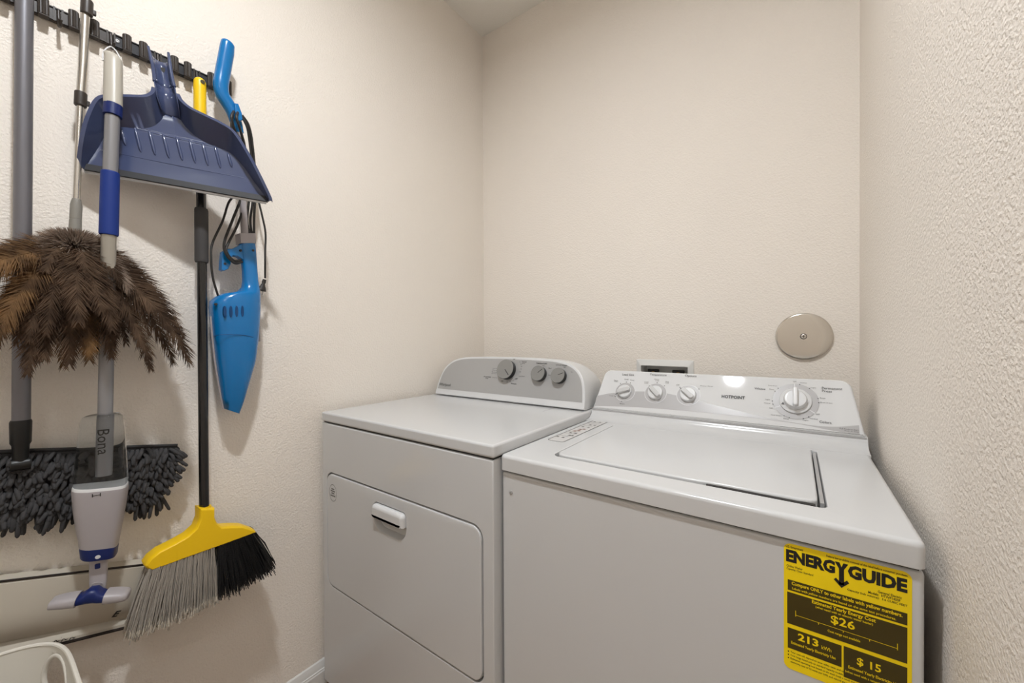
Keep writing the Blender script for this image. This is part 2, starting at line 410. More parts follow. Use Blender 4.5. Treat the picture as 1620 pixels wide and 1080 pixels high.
for (kx, kv, r, h, ang) in ((.0155, .1135, .0375, .024, -45), (.162, .105, .028, .022, 40), (.244, .1015, .0265, .022, 22)):
    d_, f_ = B(), B(); knob(d_, f_, FC, (kx, kv), r, h, ang)
    kb = obj('knob', f_, 'knob_face', cons); 
    # the dark skirt belongs to the knob and is joined as a second material slot
    for v in d_.verts: v.co -= ORG[cons]
    me2 = bpy.data.meshes.new('skirt'); d_.to_mesh(me2); d_.free(); me2.materials.append(M['knob_black'])
    me2.polygons.foreach_set('use_smooth', [True]*len(me2.polygons)); me2.set_sharp_from_angle(angle=.7)
    sk = bpy.data.objects.new('knob_skirt', me2); COL.objects.link(sk); sk.parent = cons; ORG[sk] = ORG[cons]
    bm = B(); a = math.radians(ang); ca, sa = math.cos(a), math.sin(a); w = r*.035
    poly(bm, [(kx+ca*r*.08+sa*w, kv+sa*r*.08-ca*w), (kx+ca*r*.86+sa*w, kv+sa*r*.86-ca*w), (kx+ca*r*.86-sa*w, kv+sa*r*.86+ca*w), (kx+ca*r*.08-sa*w, kv+sa*r*.08+ca*w)], FC, h*.985+.0004)
    obj('knob_mark', bm, 'knob_black', cons)
bm = Words('ink', cons); h = .0012
text(bm, 'Whirlpool', FC, -.335, .027, -.268, .043, h, .006)
text(bm, 'TEMPERATURE', FC, .137, .1425, .184, .1475, h, .012)
text(bm, 'CYCLE SIGNAL', FC, .221, .1395, .266, .1440, h, .006)
text(bm, 'Timed', FC, .072, .1465, .094, .1515, h, .012); text(bm, 'Dry', FC, .076, .1400, .088, .1450, h, .012)
text(bm, 'Automatic', FC, -.098, .0805, -.060, .0855, h, .012); text(bm, 'Dry', FC, -.086, .0735, -.073, .0790, h, .012)
text(bm, 'Wrinkle', FC, .040, .0605, .066, .0655, h, .01)
text(bm, 'OFF', FC, -.008, .0675, .003, .0720, h, .012); text(bm, 'OFF', FC, .056, .0800, .067, .0845, h, .012); text(bm, 'OFF', FC, .030, .1555, .040, .1595, h, .012)
bm = B()
for i, v in enumerate((.1160, .1085, .1015, .0950)): text(bm, ('Very Dry', 'Dry', 'Normal', 'Less Dry')[i], FC, -.061, v, -.037, v+.004, h, .004)
text(bm, 'Damp Dry', FC, -.053, .0790, -.031, .0835, h, .004)
text(bm, 'Cool Down', FC, .070, .0915, .098, .0955, h, .004)
for i, (u, v) in enumerate(((.061, .1455), (.068, .1380), (.072, .1290), (.072, .1190), (.070, .1080), (.045, .0735), (.033, .0690), (.019, .0655))): text(bm, ('70', '60', '50', '40', '30', '20', '10', '5')[i], FC, u, v, u+.006, v+.004, h, .004)
text(bm, 'High', FC, .164, .1350, .175, .1390, h, .004); text(bm, 'Med', FC, .193, .1270, .205, .1310, h, .004); text(bm, 'Low', FC, .196, .1020, .206, .1060, h, .004)
text(bm, 'Off', FC, .252, .1330, .260, .1370, h, .004); text(bm, 'On', FC, .283, .1170, .291, .1210, h, .004)
obj('small_lettering', bm, 'ink_soft', cons, kind='stuff')

# ------------------------------------------------------------------ washer
WL, WR, WF, WB = -.5475, .1365, .709, 1.40
ZT, ZL = .904, .8685
washer = thing('washing_machine', 'white top-loading washer with yellow energy label on its front', 'washing machine', ((WL+WR)/2, (WF+WB)/2, 0))
bm = B(); box(bm, (WL+.002, WF+.006, .03), (WR-.001, WB, ZL-.004), .006, 3); wcab = obj('cabinet', bm, 'enamel', washer)
for (sx, sz) in ((-.532, .838),):
    bm = B(); lathe(bm, [(.0045, 0), (.0045, .0012), (.003, .002), (.0015, .002), (.0012, .0005)], (sx+.012, WF+.006, sz-.017), (0, -1, 0), 16); obj('screw', bm, 'silver', wcab)
for fx in (WL+.05, WR-.05):
    for fy in (WF+.06, WB-.06):
        bm = B(); lathe(bm, [(.02, 0), (.022, .006), (.012, .012), (.012, .032)], (fx, fy, 0), (0, 0, 1), 16); obj('foot', bm, 'rubber', washer)
# deck with the lid well
FT = plane((0, 0, ZT), (1, 0, 0), (0, 1, 0))
well = rrect(-.446, .0400, .772, 1.152, [.02, .012, .012, .02])
n = len(well)//4; o = rrect(WL, WR, WF, 1.215, [.012, .012, .004, .004])
bm = B()
oo = o
loft(bm, [[FT(a, b, ZL-ZT) for a, b in inset(oo, .006)], [FT(a, b, ZL-ZT) for a, b in inset(oo, .001)], [FT(a, b, ZL-ZT+.001) for a, b in oo], [FT(a, b, -.008) for a, b in oo], [FT(a, b, -.004) for a, b in inset(oo, .0012)], [FT(a, b, -.0015) for a, b in inset(oo, .0035)], [FT(a, b, 0) for a, b in inset(oo, .008)],
          [FT(a, b, 0) for a, b in inset(well, -.004)], [FT(a, b, -.001) for a, b in inset(well, -.0012)], [FT(a, b, -.004) for a, b in well], [FT(a, b, -.020) for a, b in inset(well, .001)]], False, True)
deck = obj('deck', bm, 'enamel', washer)
bm = B(); box(bm, (WL+.006, WF+.010, ZL-.006), (WR-.006, WB-.004, ZL+.001)); obj('seam', bm, 'gasket', deck)
# riser under the control panel, swept up from the deck
bm = B(); prof = [(1.165, -.010), (1.165, .0002), (1.178, .0012), (1.190, .0035), (1.199, .0075), (1.206, .0130), (1.211, .0200), (1.214, .0275), (1.222, .031), (WB, .031), (WB, -.010)]
xs = [(WL, .0), (WL+.002, 0), (WR-.002, 0), (WR, 0)]
loft(bm, [[V((x, y, ZT+z)) for y, z in prof] for x in (WL, WR)]); obj('deck_riser', bm, 'enamel', washer, smooth=50)
# lid, its front edge dips towards the finger scoop on the right
lid = [(-.440, .792), (-.432, .780), (-.420, .7775), (-.25, .7775), (-.165, .7778), (-.145, .779), (-.125, .7815), (-.110, .7825), (.005, .7825), (.020, .785), (.0285, .794), (.030, .812), (.030, 1.145), (.024, 1.150), (-.430, 1.150), (-.440, 1.142)]
bm = B(); prism(bm, lid, -.016, .0035, FT, .004, 3); wlid = obj('lid', bm, 'enamel', washer, smooth=50)
bm = B(); box(bm, (-.130, .7745, ZT-.018), (.026, .7840, ZT-.0010)); obj('finger_gap', bm, 'gasket', washer)
bm = B(); box(bm, (.0325, .800, ZT-.018), (.0385, 1.140, ZT-.0030), .001); obj('hinge_strip', bm, 'silver', washer, label='grey strip along the right side of the lid')
# console
TW = math.radians(29.9)
FW_ = plane((0, 1.215, .935), (1, 0, 0), (0, math.sin(TW), math.cos(TW)))
def skew_rr(x0b, x1b, x0t, x1t, v0, v1, r):
    base = rrect(0, 1, v0, v1, .0001, 6, 6); out = []
    q = rrect(x0b, x1b, v0, v1, [.006, .006, r, r], 6, 8)
    for a, b in q:
        t = (b-v0)/(v1-v0); L = x0b+(x0t-x0b)*t; Rr = x1b+(x1t-x1b)*t
        out.append((L+(a-x0b)/(x1b-x0b)*(Rr-L), b))
    return out
co = skew_rr(-.5475, .1345, -.529, .112, -.001, .1445, .022)
bm = B()
rings = [[FW_(a, b, .0) for a, b in inset(co, .006)], [FW_(a, b, -.0015) for a, b in inset(co, .0025)], [FW_(a, b, -.005) for a, b in inset(co, .0006)], [FW_(a, b, -.010) for a, b in co]]
for k in range(1, 5):
    t = k/4
    rings.append([FW_(a, b, -.010).lerp(V((a, 1.40, .930+max(0, b)*.62)), t) for a, b in co])
loft(bm, rings); wcon = obj('console', bm, 'console_white', washer)
# printed swoosh
top = [(-.541, .0440), (-.5105, .0535), (-.4805, .0605), (-.447, .0665), (-.417, .0705), (-.383, .0730), (-.35, .0735), (-.318, .0715), (-.286, .0670), (-.256, .0615), (-.2258, .0555), (-.18, .0465), (-.138, .0385), (-.105, .0325), (-.0777, .0280), (-.04, .0225), (-.0035, .0185), (.0311, .0158), (.0578, .0160), (.0886, .0195), (.1225, .0275)]
bot = [(-.541, .0085), (-.40, .0185), (-.2567, .0215), (-.137, .0214), (-.0777, .0200), (-.0035, .0165), (.0311, .0130), (.0802, .0068), (.1235, .0050)]
tt = [(p.x, p.y) for p in smooth_path([V((a, b, 0)) for a, b in top], 3)]; bb = [(p.x, p.y) for p in smooth_path([V((a, b, 0)) for a, b in bot], 3)]
bm = B()
xsn = [-.541+i*(.1225+.541)/80 for i in range(81)]
loft(bm, [[FW_(x, interp(bb, x), .0003) for x in xsn], [FW_(x, interp(tt, x), .0003) for x in xsn]], False, False, False)
obj('grey_swoosh', bm, 'pale_grey', wcon, smooth=0)
bm = B(); pts = [FW_(x, -.004, .0008) for x in (-.546, .133)]; box(bm, (-.5465, 1.2125, .9305), (.1345, 1.2165, .9335)); obj('seam', bm, 'pale_grey', wcon)
KN = [((-.448, .0665), .0330, 200), ((-.3515, .0700), .0335, 135), ((-.2570, .0715), .0330, 140)]
for c, r, ang in KN:
    bm = B(); disc(bm, r, c, FW_, .0008, 40); obj('dial_plate', bm, 'white', wcon)
    bm = B(); disc(bm, r*.95, c, FW_, .0011, 40); obj('dial_ring', bm, 'pale_grey', wcon)
    n = 40; rg = lambda q, hh: [FW_(c[0]+q*math.cos(2*math.pi*k/n), c[1]+q*math.sin(2*math.pi*k/n), hh) for k in range(n)]
    bm = B(); loft(bm, [rg(r*.68, .001), rg(r*.66, .009), rg(r*.62, .0105), rg(r*.55, .011)]); kb = obj('knob', bm, 'white', wcon)
    a = math.radians(ang); ca, sa = math.cos(a), math.sin(a)
    FK = lambda s, t, hh, c=c, ca=ca, sa=sa: FW_(c[0]+ca*s-sa*t, c[1]+sa*s+ca*t, hh)
    bm = B(); prism(bm, rrect(-r*.62, r*.64, -r*.2, r*.2, r*.17, 6, 4), .009, .021, FK, .002, 2); obj('knob_grip', bm, 'grip_grey', wcon)
    bm = B(); poly(bm, [(r*.72, -r*.035), (r*.98, -r*.035), (r*.98, r*.035), (r*.72, r*.035)], FK, .0014); obj('knob_mark', bm, 'ink', wcon)
bc = (.0005, .0765)
bm = B(); disc(bm, .0490, bc, FW_, .0011, 56, .0335); obj('dial_ring', bm, 'pale_grey', wcon)
for ang in (92, 207, 324):
    bm = B(); a = math.radians(ang); ca, sa = math.cos(a), math.sin(a); w = .0009
    poly(bm, [(bc[0]+ca*.036+sa*w, bc[1]+sa*.036-ca*w), (bc[0]+ca*.0495+sa*w, bc[1]+sa*.0495-ca*w), (bc[0]+ca*.0495-sa*w, bc[1]+sa*.0495+ca*w), (bc[0]+ca*.036-sa*w, bc[1]+sa*.036+ca*w)], FW_, .0015); obj('dial_gap', bm, 'white', wcon)
n = 56; rg = lambda q, hh, dv=0: [FW_(bc[0]+q*math.cos(2*math.pi*k/n), bc[1]+dv+q*math.sin(2*math.pi*k/n), hh) for k in range(n)]
bm = B(); loft(bm, [rg(.0345, .001), rg(.0345, .005), rg(.033, .0065), rg(.0255, .008), rg(.0245, .018), rg(.0225, .021), rg(.018, .022)]); obj('knob', bm, 'white', wcon)
bm = B(); prism(bm, rrect(bc[0]-.0055, bc[0]+.0055, bc[1]-.023, bc[1]+.027, .005, 6, 4), .018, .034, FW_, .003, 3); obj('knob_grip', bm, 'white', wcon)
bm = B(); a = math.radians(205); ca, sa = math.cos(a), math.sin(a); poly(bm, [(bc[0]+ca*.033, bc[1]+sa*.033), (bc[0]+ca*.0265-sa*.0045, bc[1]+sa*.0265+ca*.0045), (bc[0]+ca*.0265+sa*.0045, bc[1]+sa*.0265-ca*.0045)], FW_, .0081); obj('knob_mark', bm, 'ink_soft', wcon)
h = .0014
bm = Words('ink_soft', wcon)
text(bm, 'Load Size', FW_, -.4675, .1245, -.4285, .1320, h, .008); text(bm, 'Temperature', FW_, -.3775, .1275, -.3260, .1360, h, .008); text(bm, 'Options', FW_, -.2725, .1285, -.2400, .1375, h, .008)
text(bm, 'Whites', FW_, -.0910, .1025, -.0655, .1085, h, .008); text(bm, 'Permanent', FW_, .0555, .1145, .0955, .1210, h, .008); text(bm, 'Press', FW_, .0555, .1065, .0750, .1130, h, .008); text(bm, 'Colors', FW_, .0487, .0235, .0717, .0300, h, .008)
text(Words('ink', wcon), 'HOTPOINT', FW_, -.1690, .0705, -.1118, .0800, h, .026)
bm = B()
for c, r, angs in ((KN[0][0], .0345, (212, 125, 92, 262, 68)), (KN[1][0], .0350, (90, 48)), (KN[2][0], .0345, (138, 38))):
    for a in angs: disc(bm, .0014, (c[0]+r*math.cos(math.radians(a)), c[1]+r*math.sin(math.radians(a))), FW_, h, 12)
for (u, v) in ((-.0367, .1098), (-.0434, .1007), (-.0488, .0722), (-.0473, .0634), (-.0228, .0338), (-.0121, .0297), (.017, .0309), (.0279, .0367), (.0485, .0767), (.0472, .0878), (.0302, .1143), (.0099, .1241)): disc(bm, .0013, (u, v), FW_, h, 12)
obj('dial_dots', bm, 'ink', wcon, kind='stuff')
bm = B()
for s, u0, v0, w in (('Extra', -.491, .1030, .013), ('Large', -.491, .0985, .012), ('Small', -.457, .1090, .013), ('Reset', -.437, .1070, .013), ('Large', -.497, .0470, .014), ('Medium', -.457, .0230, .016),
                     ('Cold', -.391, .1040, .012), ('Cold', -.391, .0995, .012), ('Warm', -.362, .1150, .015), ('Cold', -.358, .1105, .011), ('Hot', -.327, .1090, .010), ('Cold', -.327, .1045, .010), ('Off', -.294, .1000, .009), ('Power Rinse', -.227, .1020, .034),
                     ('Drain & Spin', -.0590, .1145, .020), ('Rinse', -.0560, .1040, .010), ('Light', -.0650, .0735, .011), ('Heavy', -.0670, .0630, .014), ('OFF', -.0550, .0500, .008), ('Drain & Spin', -.0510, .0310, .023), ('Rinse', -.0240, .0245, .011), ('Light', .0160, .0250, .011), ('Heavy', .0300, .0310, .016), ('OFF', .0420, .0440, .008), ('Drain & Spin', .0520, .0760, .023), ('Rinse', .0510, .0880, .011), ('Light', .0330, .1150, .011), ('Heavy', .0110, .1275, .014), ('OFF', -.0040, .1300, .007), ('Pull Knob to Start', .0870, .0130, .034), ('Push to Stop', .0960, .0080, .025)):
    text(bm, s, FW_, u0, v0, u0+w, v0+.0036, h, .002)
obj('small_lettering', bm, 'ink_soft', wcon, kind='stuff')
# instruction sticker on the deck, left of the lid
FS = plane((-.5265, .879, ZT), (.0005, 0, 0), (0, 1, 0))
sk = lambda u, v, hh=0: V((-.524+u, .879+v, ZT+hh))
sl = rrect(0, .048, 0, .300, [.010, .010, .006, .006], 6, 5)
bm = B(); prism(bm, sl, 0, .0004, sk); st = obj('instruction_sticker', bm, 'sticker', washer)
bm = B(); loft(bm, [[sk(a, b, .0006) for a, b in sl], [sk(a, b, .0006) for a, b in inset(sl, .0022)]], False, False)
for v in (.062, .095, .112, .210, .240, .262): poly(bm, [(.004, v), (.034, v), (.034, v+.0015), (.004, v+.0015)], sk, .0006)
obj('sticker_border', bm, 'ink', st)
bm = B()
for v, us in ((.045, (.008, .024)), (.075, (.028, .036)), (.103, (.016, .032)), (.190, (.012, .03)), (.225, (.02, .034)), (.275, (.012, .03))):
    for u in us: poly(bm, [(u-.004, v-.004), (u+.004, v-.004), (u+.003, v+.004), (u-.003, v+.005)], sk, .0006)
obj('sticker_print', bm, 'ink_soft', st, kind='stuff')
M['brown_spot'] = mat('brown_print', (120, 72, 48), .5)
bm = B()
for v, u in ((.128, .016), (.137, .024), (.155, .020), (.163, .028)):
    poly(bm, [(u-.006, v-.005), (u+.005, v-.006), (u+.006, v+.004), (u-.002, v+.006)], sk, .0006)
obj('sticker_pictures', bm, 'brown_spot', st, kind='stuff')

# energy label, 137 x 187 mm
LW, LH = .137, .1875
FE = lambda u, v, hh=0: V((-.0137+u*LW, WF+.006-.0002-hh, .8600-v*LH))
lab = rrect(0, 1, 0, 1, .0001, 6, 6)
q = [((a)/LW, (b)/LH) for a, b in rrect(0, LW, 0, LH, .009, 6, 6)]
bm = B(); prism(bm, q, 0, .0003, FE); el = obj('energy_label', bm, 'yellow_label', washer, label='yellow energy guide label')
bm = B(); h = .0005
for r in ((.035, .968, .288, .372), (.030, .968, .388, .640), (.035, .487, .672, .835), (.503, .968, .668, .900)):
    bm = B(); poly(bm, [(r[0], r[2]), (r[1], r[2]), (r[1], r[3]), (r[0], r[3])], FE, h); obj('printed_box', bm, 'brown_ink', el, smooth=0)
bm = Words('ink', el)
def T(s, u0, u1, v0, v1, hh=.0005, b=.01): text(bm, s, FE, u0, v1, u1, v0, hh, b)
T('U.S. Government', .020, .170, .016, .036, b=.012); T('Federal law prohibits removal of this label before consumer purchase.', .365, .972, .016, .037, b=.012)
T('ENERG', .020, .435, .048, .148, b=.055); T('GUIDE', .535, .968, .048, .148, b=.055)
by_ = B()
def P(pts): poly(by_, pts, FE, .0005)
P([(.432, .050), (.470, .050), (.4855, .083), (.4855, .215), (.4655, .215), (.4655, .098)]); P([(.539, .050), (.5005, .050), (.4855, .083), (.4855, .215), (.5055, .215), (.5055, .098)])
P([(.424, .188), (.442, .172), (.4855, .205), (.529, .172), (.547, .188), (.4855, .238)])
obj('arrow_letter', by_, 'ink', el, smooth=0)
T('Clothes Washer', .025, .165, .170, .188, b=.012); T('Capacity Class: Standard', .025, .255, .194, .214, b=.012)
T('General Electric', .760, .930, .180, .199, b=.012); T('Models:  HTWP1400F', .690, .920, .203, .222, b=.012); T('Capacity (tub volume):  3.6 CUBIC FEET', .530, .968, .228, .248, b=.012)
bul = B()
for i, s in enumerate(('Your cost will depend on your utility rates and use.', 'Cost range based only on standard capacity models.', 'Estimated operating cost based on six wash loads a week and a national average', 'electricity cost of 12 cents per kWh and natural gas cost of $1.09 per therm.')):
    T(s, .060, .060+.0093*len(s)*.95, .853+.026*i, .872+.026*i, b=.010)
    if i < 3: poly(bul, [(.036, .858+.026*i), (.046, .858+.026*i), (.046, .868+.026*i), (.036, .868+.026*i)], FE, .0005)
obj('bullets', bul, 'ink', el, smooth=0, kind='stuff')
bm = Words('yellow_label', el)
T('Compare ONLY to other labels with yellow numbers.', .070, .935, .296, .332, .0007, .022); T('Labels with yellow numbers are based on the same test procedures.', .075, .890, .340, .364, .0007, .014)
T('Estimated Yearly Energy Cost', .245, .745, .392, .428, .0007, .022); T('(when used with an electric water heater)', .275, .725, .430, .452, .0007, .014)
T('$26', .400, .590, .462, .535, .0007, .018)
sc2 = B()
P2 = lambda r: poly(sc2, [(r[0], r[2]), (r[1], r[2]), (r[1], r[3]), (r[0], r[3])], FE, .0007)
P2((.105, .900, .5535, .5565))
for u, a, b in ((.105, .520, .5665), (.900, .520, .5665)): P2((u-.0025, u+.0025, a, b))
for u in (.300, .500, .700): P2((u-.0025, u+.0025, .555, .570))
T('Cost range not available', .375, .630, .583, .606, .0007, .012)
T('213', .125, .300, .690, .748, .0007, .03); T('kWh', .325, .405, .722, .750, .0007, .004); T('Estimated Yearly Electricity Use', .065, .440, .772, .800, .0007, .014)
T('$ 15', .605, .785, .715, .780, .0007, .018); T('Estimated Yearly Electricity Use', .540, .915, .800, .828, .0007, .014); T('(when used with a natural gas water heater)', .515, .955, .840, .862, .0007, .010)
obj('cost_scale', sc2, 'yellow_label', el, smooth=0)

# ------------------------------------------------------------------ back wall fittings
ob_ = thing('laundry_outlet_box', 'white recessed water outlet box behind the washer console', 'outlet box', ((-.408), D, .95))
FB = plane((0, D, 0), (1, 0, 0), (0, 0, 1))
fo = rrect(-.514, -.302, .880, 1.083, .003, 6, 4); fi = rrect(-.494, -.322, .903, 1.059, .003, 6, 4)
bm = B(); loft(bm, [[FB(a, b, .0005) for a, b in fo], [FB(a, b, .004) for a, b in inset(fo, .001)], [FB(a, b, .011) for a, b in inset(fi, -.003)], [FB(a, b, .010) for a, b in fi], [FB(a, b, -.07) for a, b in inset(fi, .002)]], False, True); obj('frame', bm, 'trim', ob_)
for x in (-.455, -.362):
    bm = B(); lathe(bm, [(.012, -.03), (.014, 0), (.014, .03), (.018, .034), (.018, .055), (.013, .06)], (x, D+.035, .98), (0, 0, 1), 20); vl = obj('valve', bm, 'brass', ob_)
    bm = B(); box(bm, (x-.022, D+.018, 1.030), (x+.022, D+.028, 1.044), .003); box(bm, (x-.005, D+.02, 1.02), (x+.005, D+.045, 1.035)); obj('valve_handle', bm, 'gasket', vl)
pc = (.022, 1.1695)
plate = thing('cover_plate', 'round brushed steel cover plate with center screw on back wall', 'cover plate', (pc[0], D, pc[1]))
bm = B(); lathe(bm, [(.073, .0005), (.0745, .003), (.0745, .007), (.0725, .0095), (.069, .0110), (.05, .0116), (.009, .0119), (.006, .0105)], (pc[0], D, pc[1]), (0, -1, 0), 72); obj('disc', bm, 'chrome', plate)
bm = B(); lathe(bm, [(.0075, .009), (.0075, .0125), (.006, .0135), (.004, .0138)], (pc[0], D, pc[1]), (0, -1, 0), 24)
sc_ = obj('screw', bm, 'steel', plate)
bm = B(); lathe(bm, [(.0078, .0118), (.0092, .0118), (.0092, .0123), (.0078, .0123)], (pc[0], D, pc[1]), (0, -1, 0), 24)
for a in (0, 1): box(bm, (pc[0]-(.004, .0008)[a], D-.0142, pc[1]-(.0008, .004)[a]), (pc[0]+(.004, .0008)[a], D-.0138, pc[1]+(.0008, .004)[a]))
obj('screw_recess', bm, 'gasket', sc_)

# ------------------------------------------------------------------ tool rack on the left wall
rack = thing('tool_rack', 'long black wall rail with ribbed grips and hooks holding cleaning tools', 'tool rack', (XL, .20, 1.857))
def rail(y0, y1, m):
    bm = B(); box(bm, (XL+.001, y0, 1.857), (XL+.011, y1, 1.888), .0015)
    box(bm, (XL+.0105, y0+.001, 1.8585), (XL+.0135, y1-.001, 1.8605)); box(bm, (XL+.0105, y0+.001, 1.8845), (XL+.0135, y1-.001, 1.8865))
    return obj('rail', bm, m, rack)
rail(-.10, .2065, 'black'); rail(.2075, .4455, 'rubber')
def roller(y, r=.0082):
    bm = B(); n = 28; rings = []
    for hz, k in ((-.0200, .80), (-.0185, 1.0), (.0165, 1.0), (.0180, .80)):
        rings.append([V((XL+.0200+math.cos(2*math.pi*i/n)*r*k*(1 if i % 2 else .88), y+math.sin(2*math.pi*i/n)*r*k*(1 if i % 2 else .88), 1.874+hz)) for i in range(n)])
    loft(bm, rings); rl = obj('roller', bm, 'black', rack, smooth=20)
    bm = B(); box(bm, (XL+.0115, y-.0075, 1.8520), (XL+.027, y+.0075, 1.8545), .001); obj('roller_bracket', bm, 'black', rl)
for y in (.0495, .1010, .1440, .1755, .2290, .2580, .3170, .3440, .3945, .4340): roller(y)
def hook(y):
    bm = B(); box(bm, (XL+.0110, y-.0075, 1.8575), (XL+.0140, y-.0045, 1.8875)); box(bm, (XL+.0110, y+.0045, 1.8575), (XL+.0140, y+.0075, 1.8875))
    tube(bm, smooth_path([(XL+.0125, y, 1.882), (XL+.0150, y, 1.868), (XL+.0175, y, 1.852), (XL+.026, y, 1.842), (XL+.036, y, 1.843), (XL+.041, y, 1.850)], 4), [.0030]*20+[.0042], 10)
    obj('hook', bm, 'black', rack)
for y in (.1225, .2030, .2860, .3650): hook(y)
for y, z in ((.2135, 1.873), (.020, 1.873), (.4420, 1.873)):
    bm = B(); lathe(bm, [(.0042, .0105), (.0042, .0122), (.003, .0132), (.0014, .0132), (.001, .0120)], (XL, y, z), (1, 0, 0), 16); obj('screw', bm, 'white', rack, label='pale screw head')

# ------------------------------------------------------------------ chenille flat mop
mp0, mp1 = at(38.5, 0, .045), at(33.5, 690, .055)
ax = (mp1-mp0).normalized()
fmop = thing('flat_mop', 'grey-handled flat mop with shaggy charcoal chenille pad', 'mop', tuple(mp1+ax*.19))
bm = B(); tube(bm, [mp0-ax*.10, mp0-ax*.095, mp0, mp1], [.0105, .0125, .0125, .0125], 24); obj('handle', bm, 'mop_pole', fmop)
bm = B(); j0 = at(33, 664, .055); tube(bm, [j0, j0+ax*.004, j0+ax*.045, j0+ax*.050, j0+ax*.085], [.0135, .0148, .0142, .0118, .0100], 20)
lathe(bm, [(.011, -.013), (.012, -.011), (.012, .011), (.011, .013)], j0+ax*.088, (0, 1, 0), 20); obj('joint', bm, 'knob_black', fmop)
pt = math.radians(-9.5)
PC = V((XL+.032, .062, .942))
pu = V((.02, math.cos(pt), math.sin(pt))).normalized(); pv = V((0, -math.sin(pt), math.cos(pt))); pw = pu.cross(pv)
FP = lambda a, b, c=0: PC+pu*a+pv*b+pw*c
bm = B(); pl = rrect(-.250, .258, -.120, 0, [.045, .045, .012, .012], 6, 6); prism(bm, pl, -.012, .004, FP, .003, 2); obj('pad_plate', bm, 'fabric_dark', fmop)
bm = B()
tube(bm, [FP(-.245, .001, .003), FP(0, .004, .003), FP(.250, .002, .003)], .0036, 8); obj('pad_binding', bm, 'fabric_dark', fmop)
bm = B(); rnd = random.Random(3)
def strand(bm, p, dirs, r, L):
    # short fat yarn: out from the pad, then hanging
    q = p+dirs[0]*(L*.42); s = q+dirs[1]*(L*.58)
    path = [p, p.lerp(q, .6), q+dirs[1]*(L*.06), q.lerp(s, .55), s.lerp(q, .12), s]
    tube(bm, path, [r*.9, r, r*1.04, r, r*.92, r*.35], 6)
rows = 17; 
for i in range(rows):
    b = -.006-.118*i/(rows-1)
    half0, half1 = -.244, .252
    if b < -.075: half0 += (-.075-b)*.7; half1 -= (-.075-b)*.7
    a = half0+rnd.uniform(0, .006)
    while a < half1:
        dn = pv*-1
        p = FP(a, b+rnd.uniform(-.004, .004), .003)
        side = rnd.uniform(-.55, .55)+ (.9 if a > half1-.02 else 0) - (.9 if a < half0+.02 else 0)
        d0 = (pw*1.0+pu*side*.6+dn*rnd.uniform(.0, .5)).normalized()
        d1 = (dn*1.0+pw*rnd.uniform(-.1, .55)+pu*side*.9).normalized()
        strand(bm, p, (d0, d1), rnd.uniform(.0036, .0046), rnd.uniform(.026, .038))
        a += rnd.uniform(.0070, .0105)
a = -.235
while a < .240:      # fringe along the lower edge
    p = FP(a, -.112, rnd.uniform(-.008, .010)); sd = rnd.uniform(-.3, .3)+max(0, a-.17)*5
    strand(bm, p, ((pw*.4-pv+pu*sd).normalized(), (-pv+pu*sd).normalized()), rnd.uniform(.0036, .0046), rnd.uniform(.040, .060)); a += rnd.uniform(.003, .005)
obj('chenille_strands', bm, 'chenille', fmop, smooth=60, kind='stuff', recalc=False)

# ------------------------------------------------------------------ feather duster
dq = [at(136, 0, .044), at(131.5, 100, .047), at(127.5, 158, .050), at(121, 318, .056), at(118.5, 372, .060)]
duster = thing('feather_duster', 'brown feather duster on thin telescopic silver pole', 'duster', tuple(dq[4]-Z*.27))
dax = (dq[0]-dq[1]).normalized()
bm = B(); tube(bm, [dq[0]+dax*.12, dq[0], dq[1], dq[2]], .0074, 20); obj('upper_pole', bm, 'steel', duster)
bm = B(); tube(bm, [dq[2]+dax*.01, dq[2], dq[3]], .0056, 18); obj('lower_pole', bm, 'steel', duster)
for px, py, L in ((137.5, 12, .032), (127.5, 157, .030)):
    p = at(px, py, .047 if py < 50 else .050); bm = B()
    tube(bm, [p+dax*L*.5, p+dax*L*.45, p-dax*L*.45, p-dax*L*.5], [.0092, .0100, .0100, .0092], 20)
    box(bm, p+V((-.004, .0075, -.010)), p+V((.004, .0140, .000)), .001); obj('clamp', bm, 'black', duster)
bm = B(); tube(bm, [dq[3]+dax*.004, dq[3], dq[3].lerp(dq[4], .12), dq[3].lerp(dq[4], .52), dq[3].lerp(dq[4], .54), dq[3].lerp(dq[4], .56), dq[4], dq[4]-dax*.03], [.0068, .0075, .0092, .0094, .0088, .0094, .0100, .0100], 20); obj('collar', bm, 'collar', duster)
S0 = dq[4]-dax*.012
bm = B()
lathe(bm, [(.004, -.012), (.018, -.022), (.028, -.035), (.032, -.05), (.028, -.08), (.012, -.12)], S0, (0, 0, 1), 16); obj('core', bm, 'feather_dark', duster)
rf = random.Random(11)
def barb(bm, p, d, drop, L, w, side):
    c = p; pts = [p]
    for k in range(1, 4):
        dd = (d+drop*(k/3)*.6).normalized(); c = c+dd*(L/3); pts.append(c)
    ws = [w, w, w*.75, w*.2]; vs = []
    for q, ww in zip(pts, ws):
        if q.x < XL+.004: q = V((XL+.004, q.y, q.z))
        vs.append((bm.verts.new(q-side*ww), bm.verts.new(q+side*ww)))
    for a, b in zip(vs, vs[1:]): bm.faces.new((a[0], a[1], b[1], b[0]))
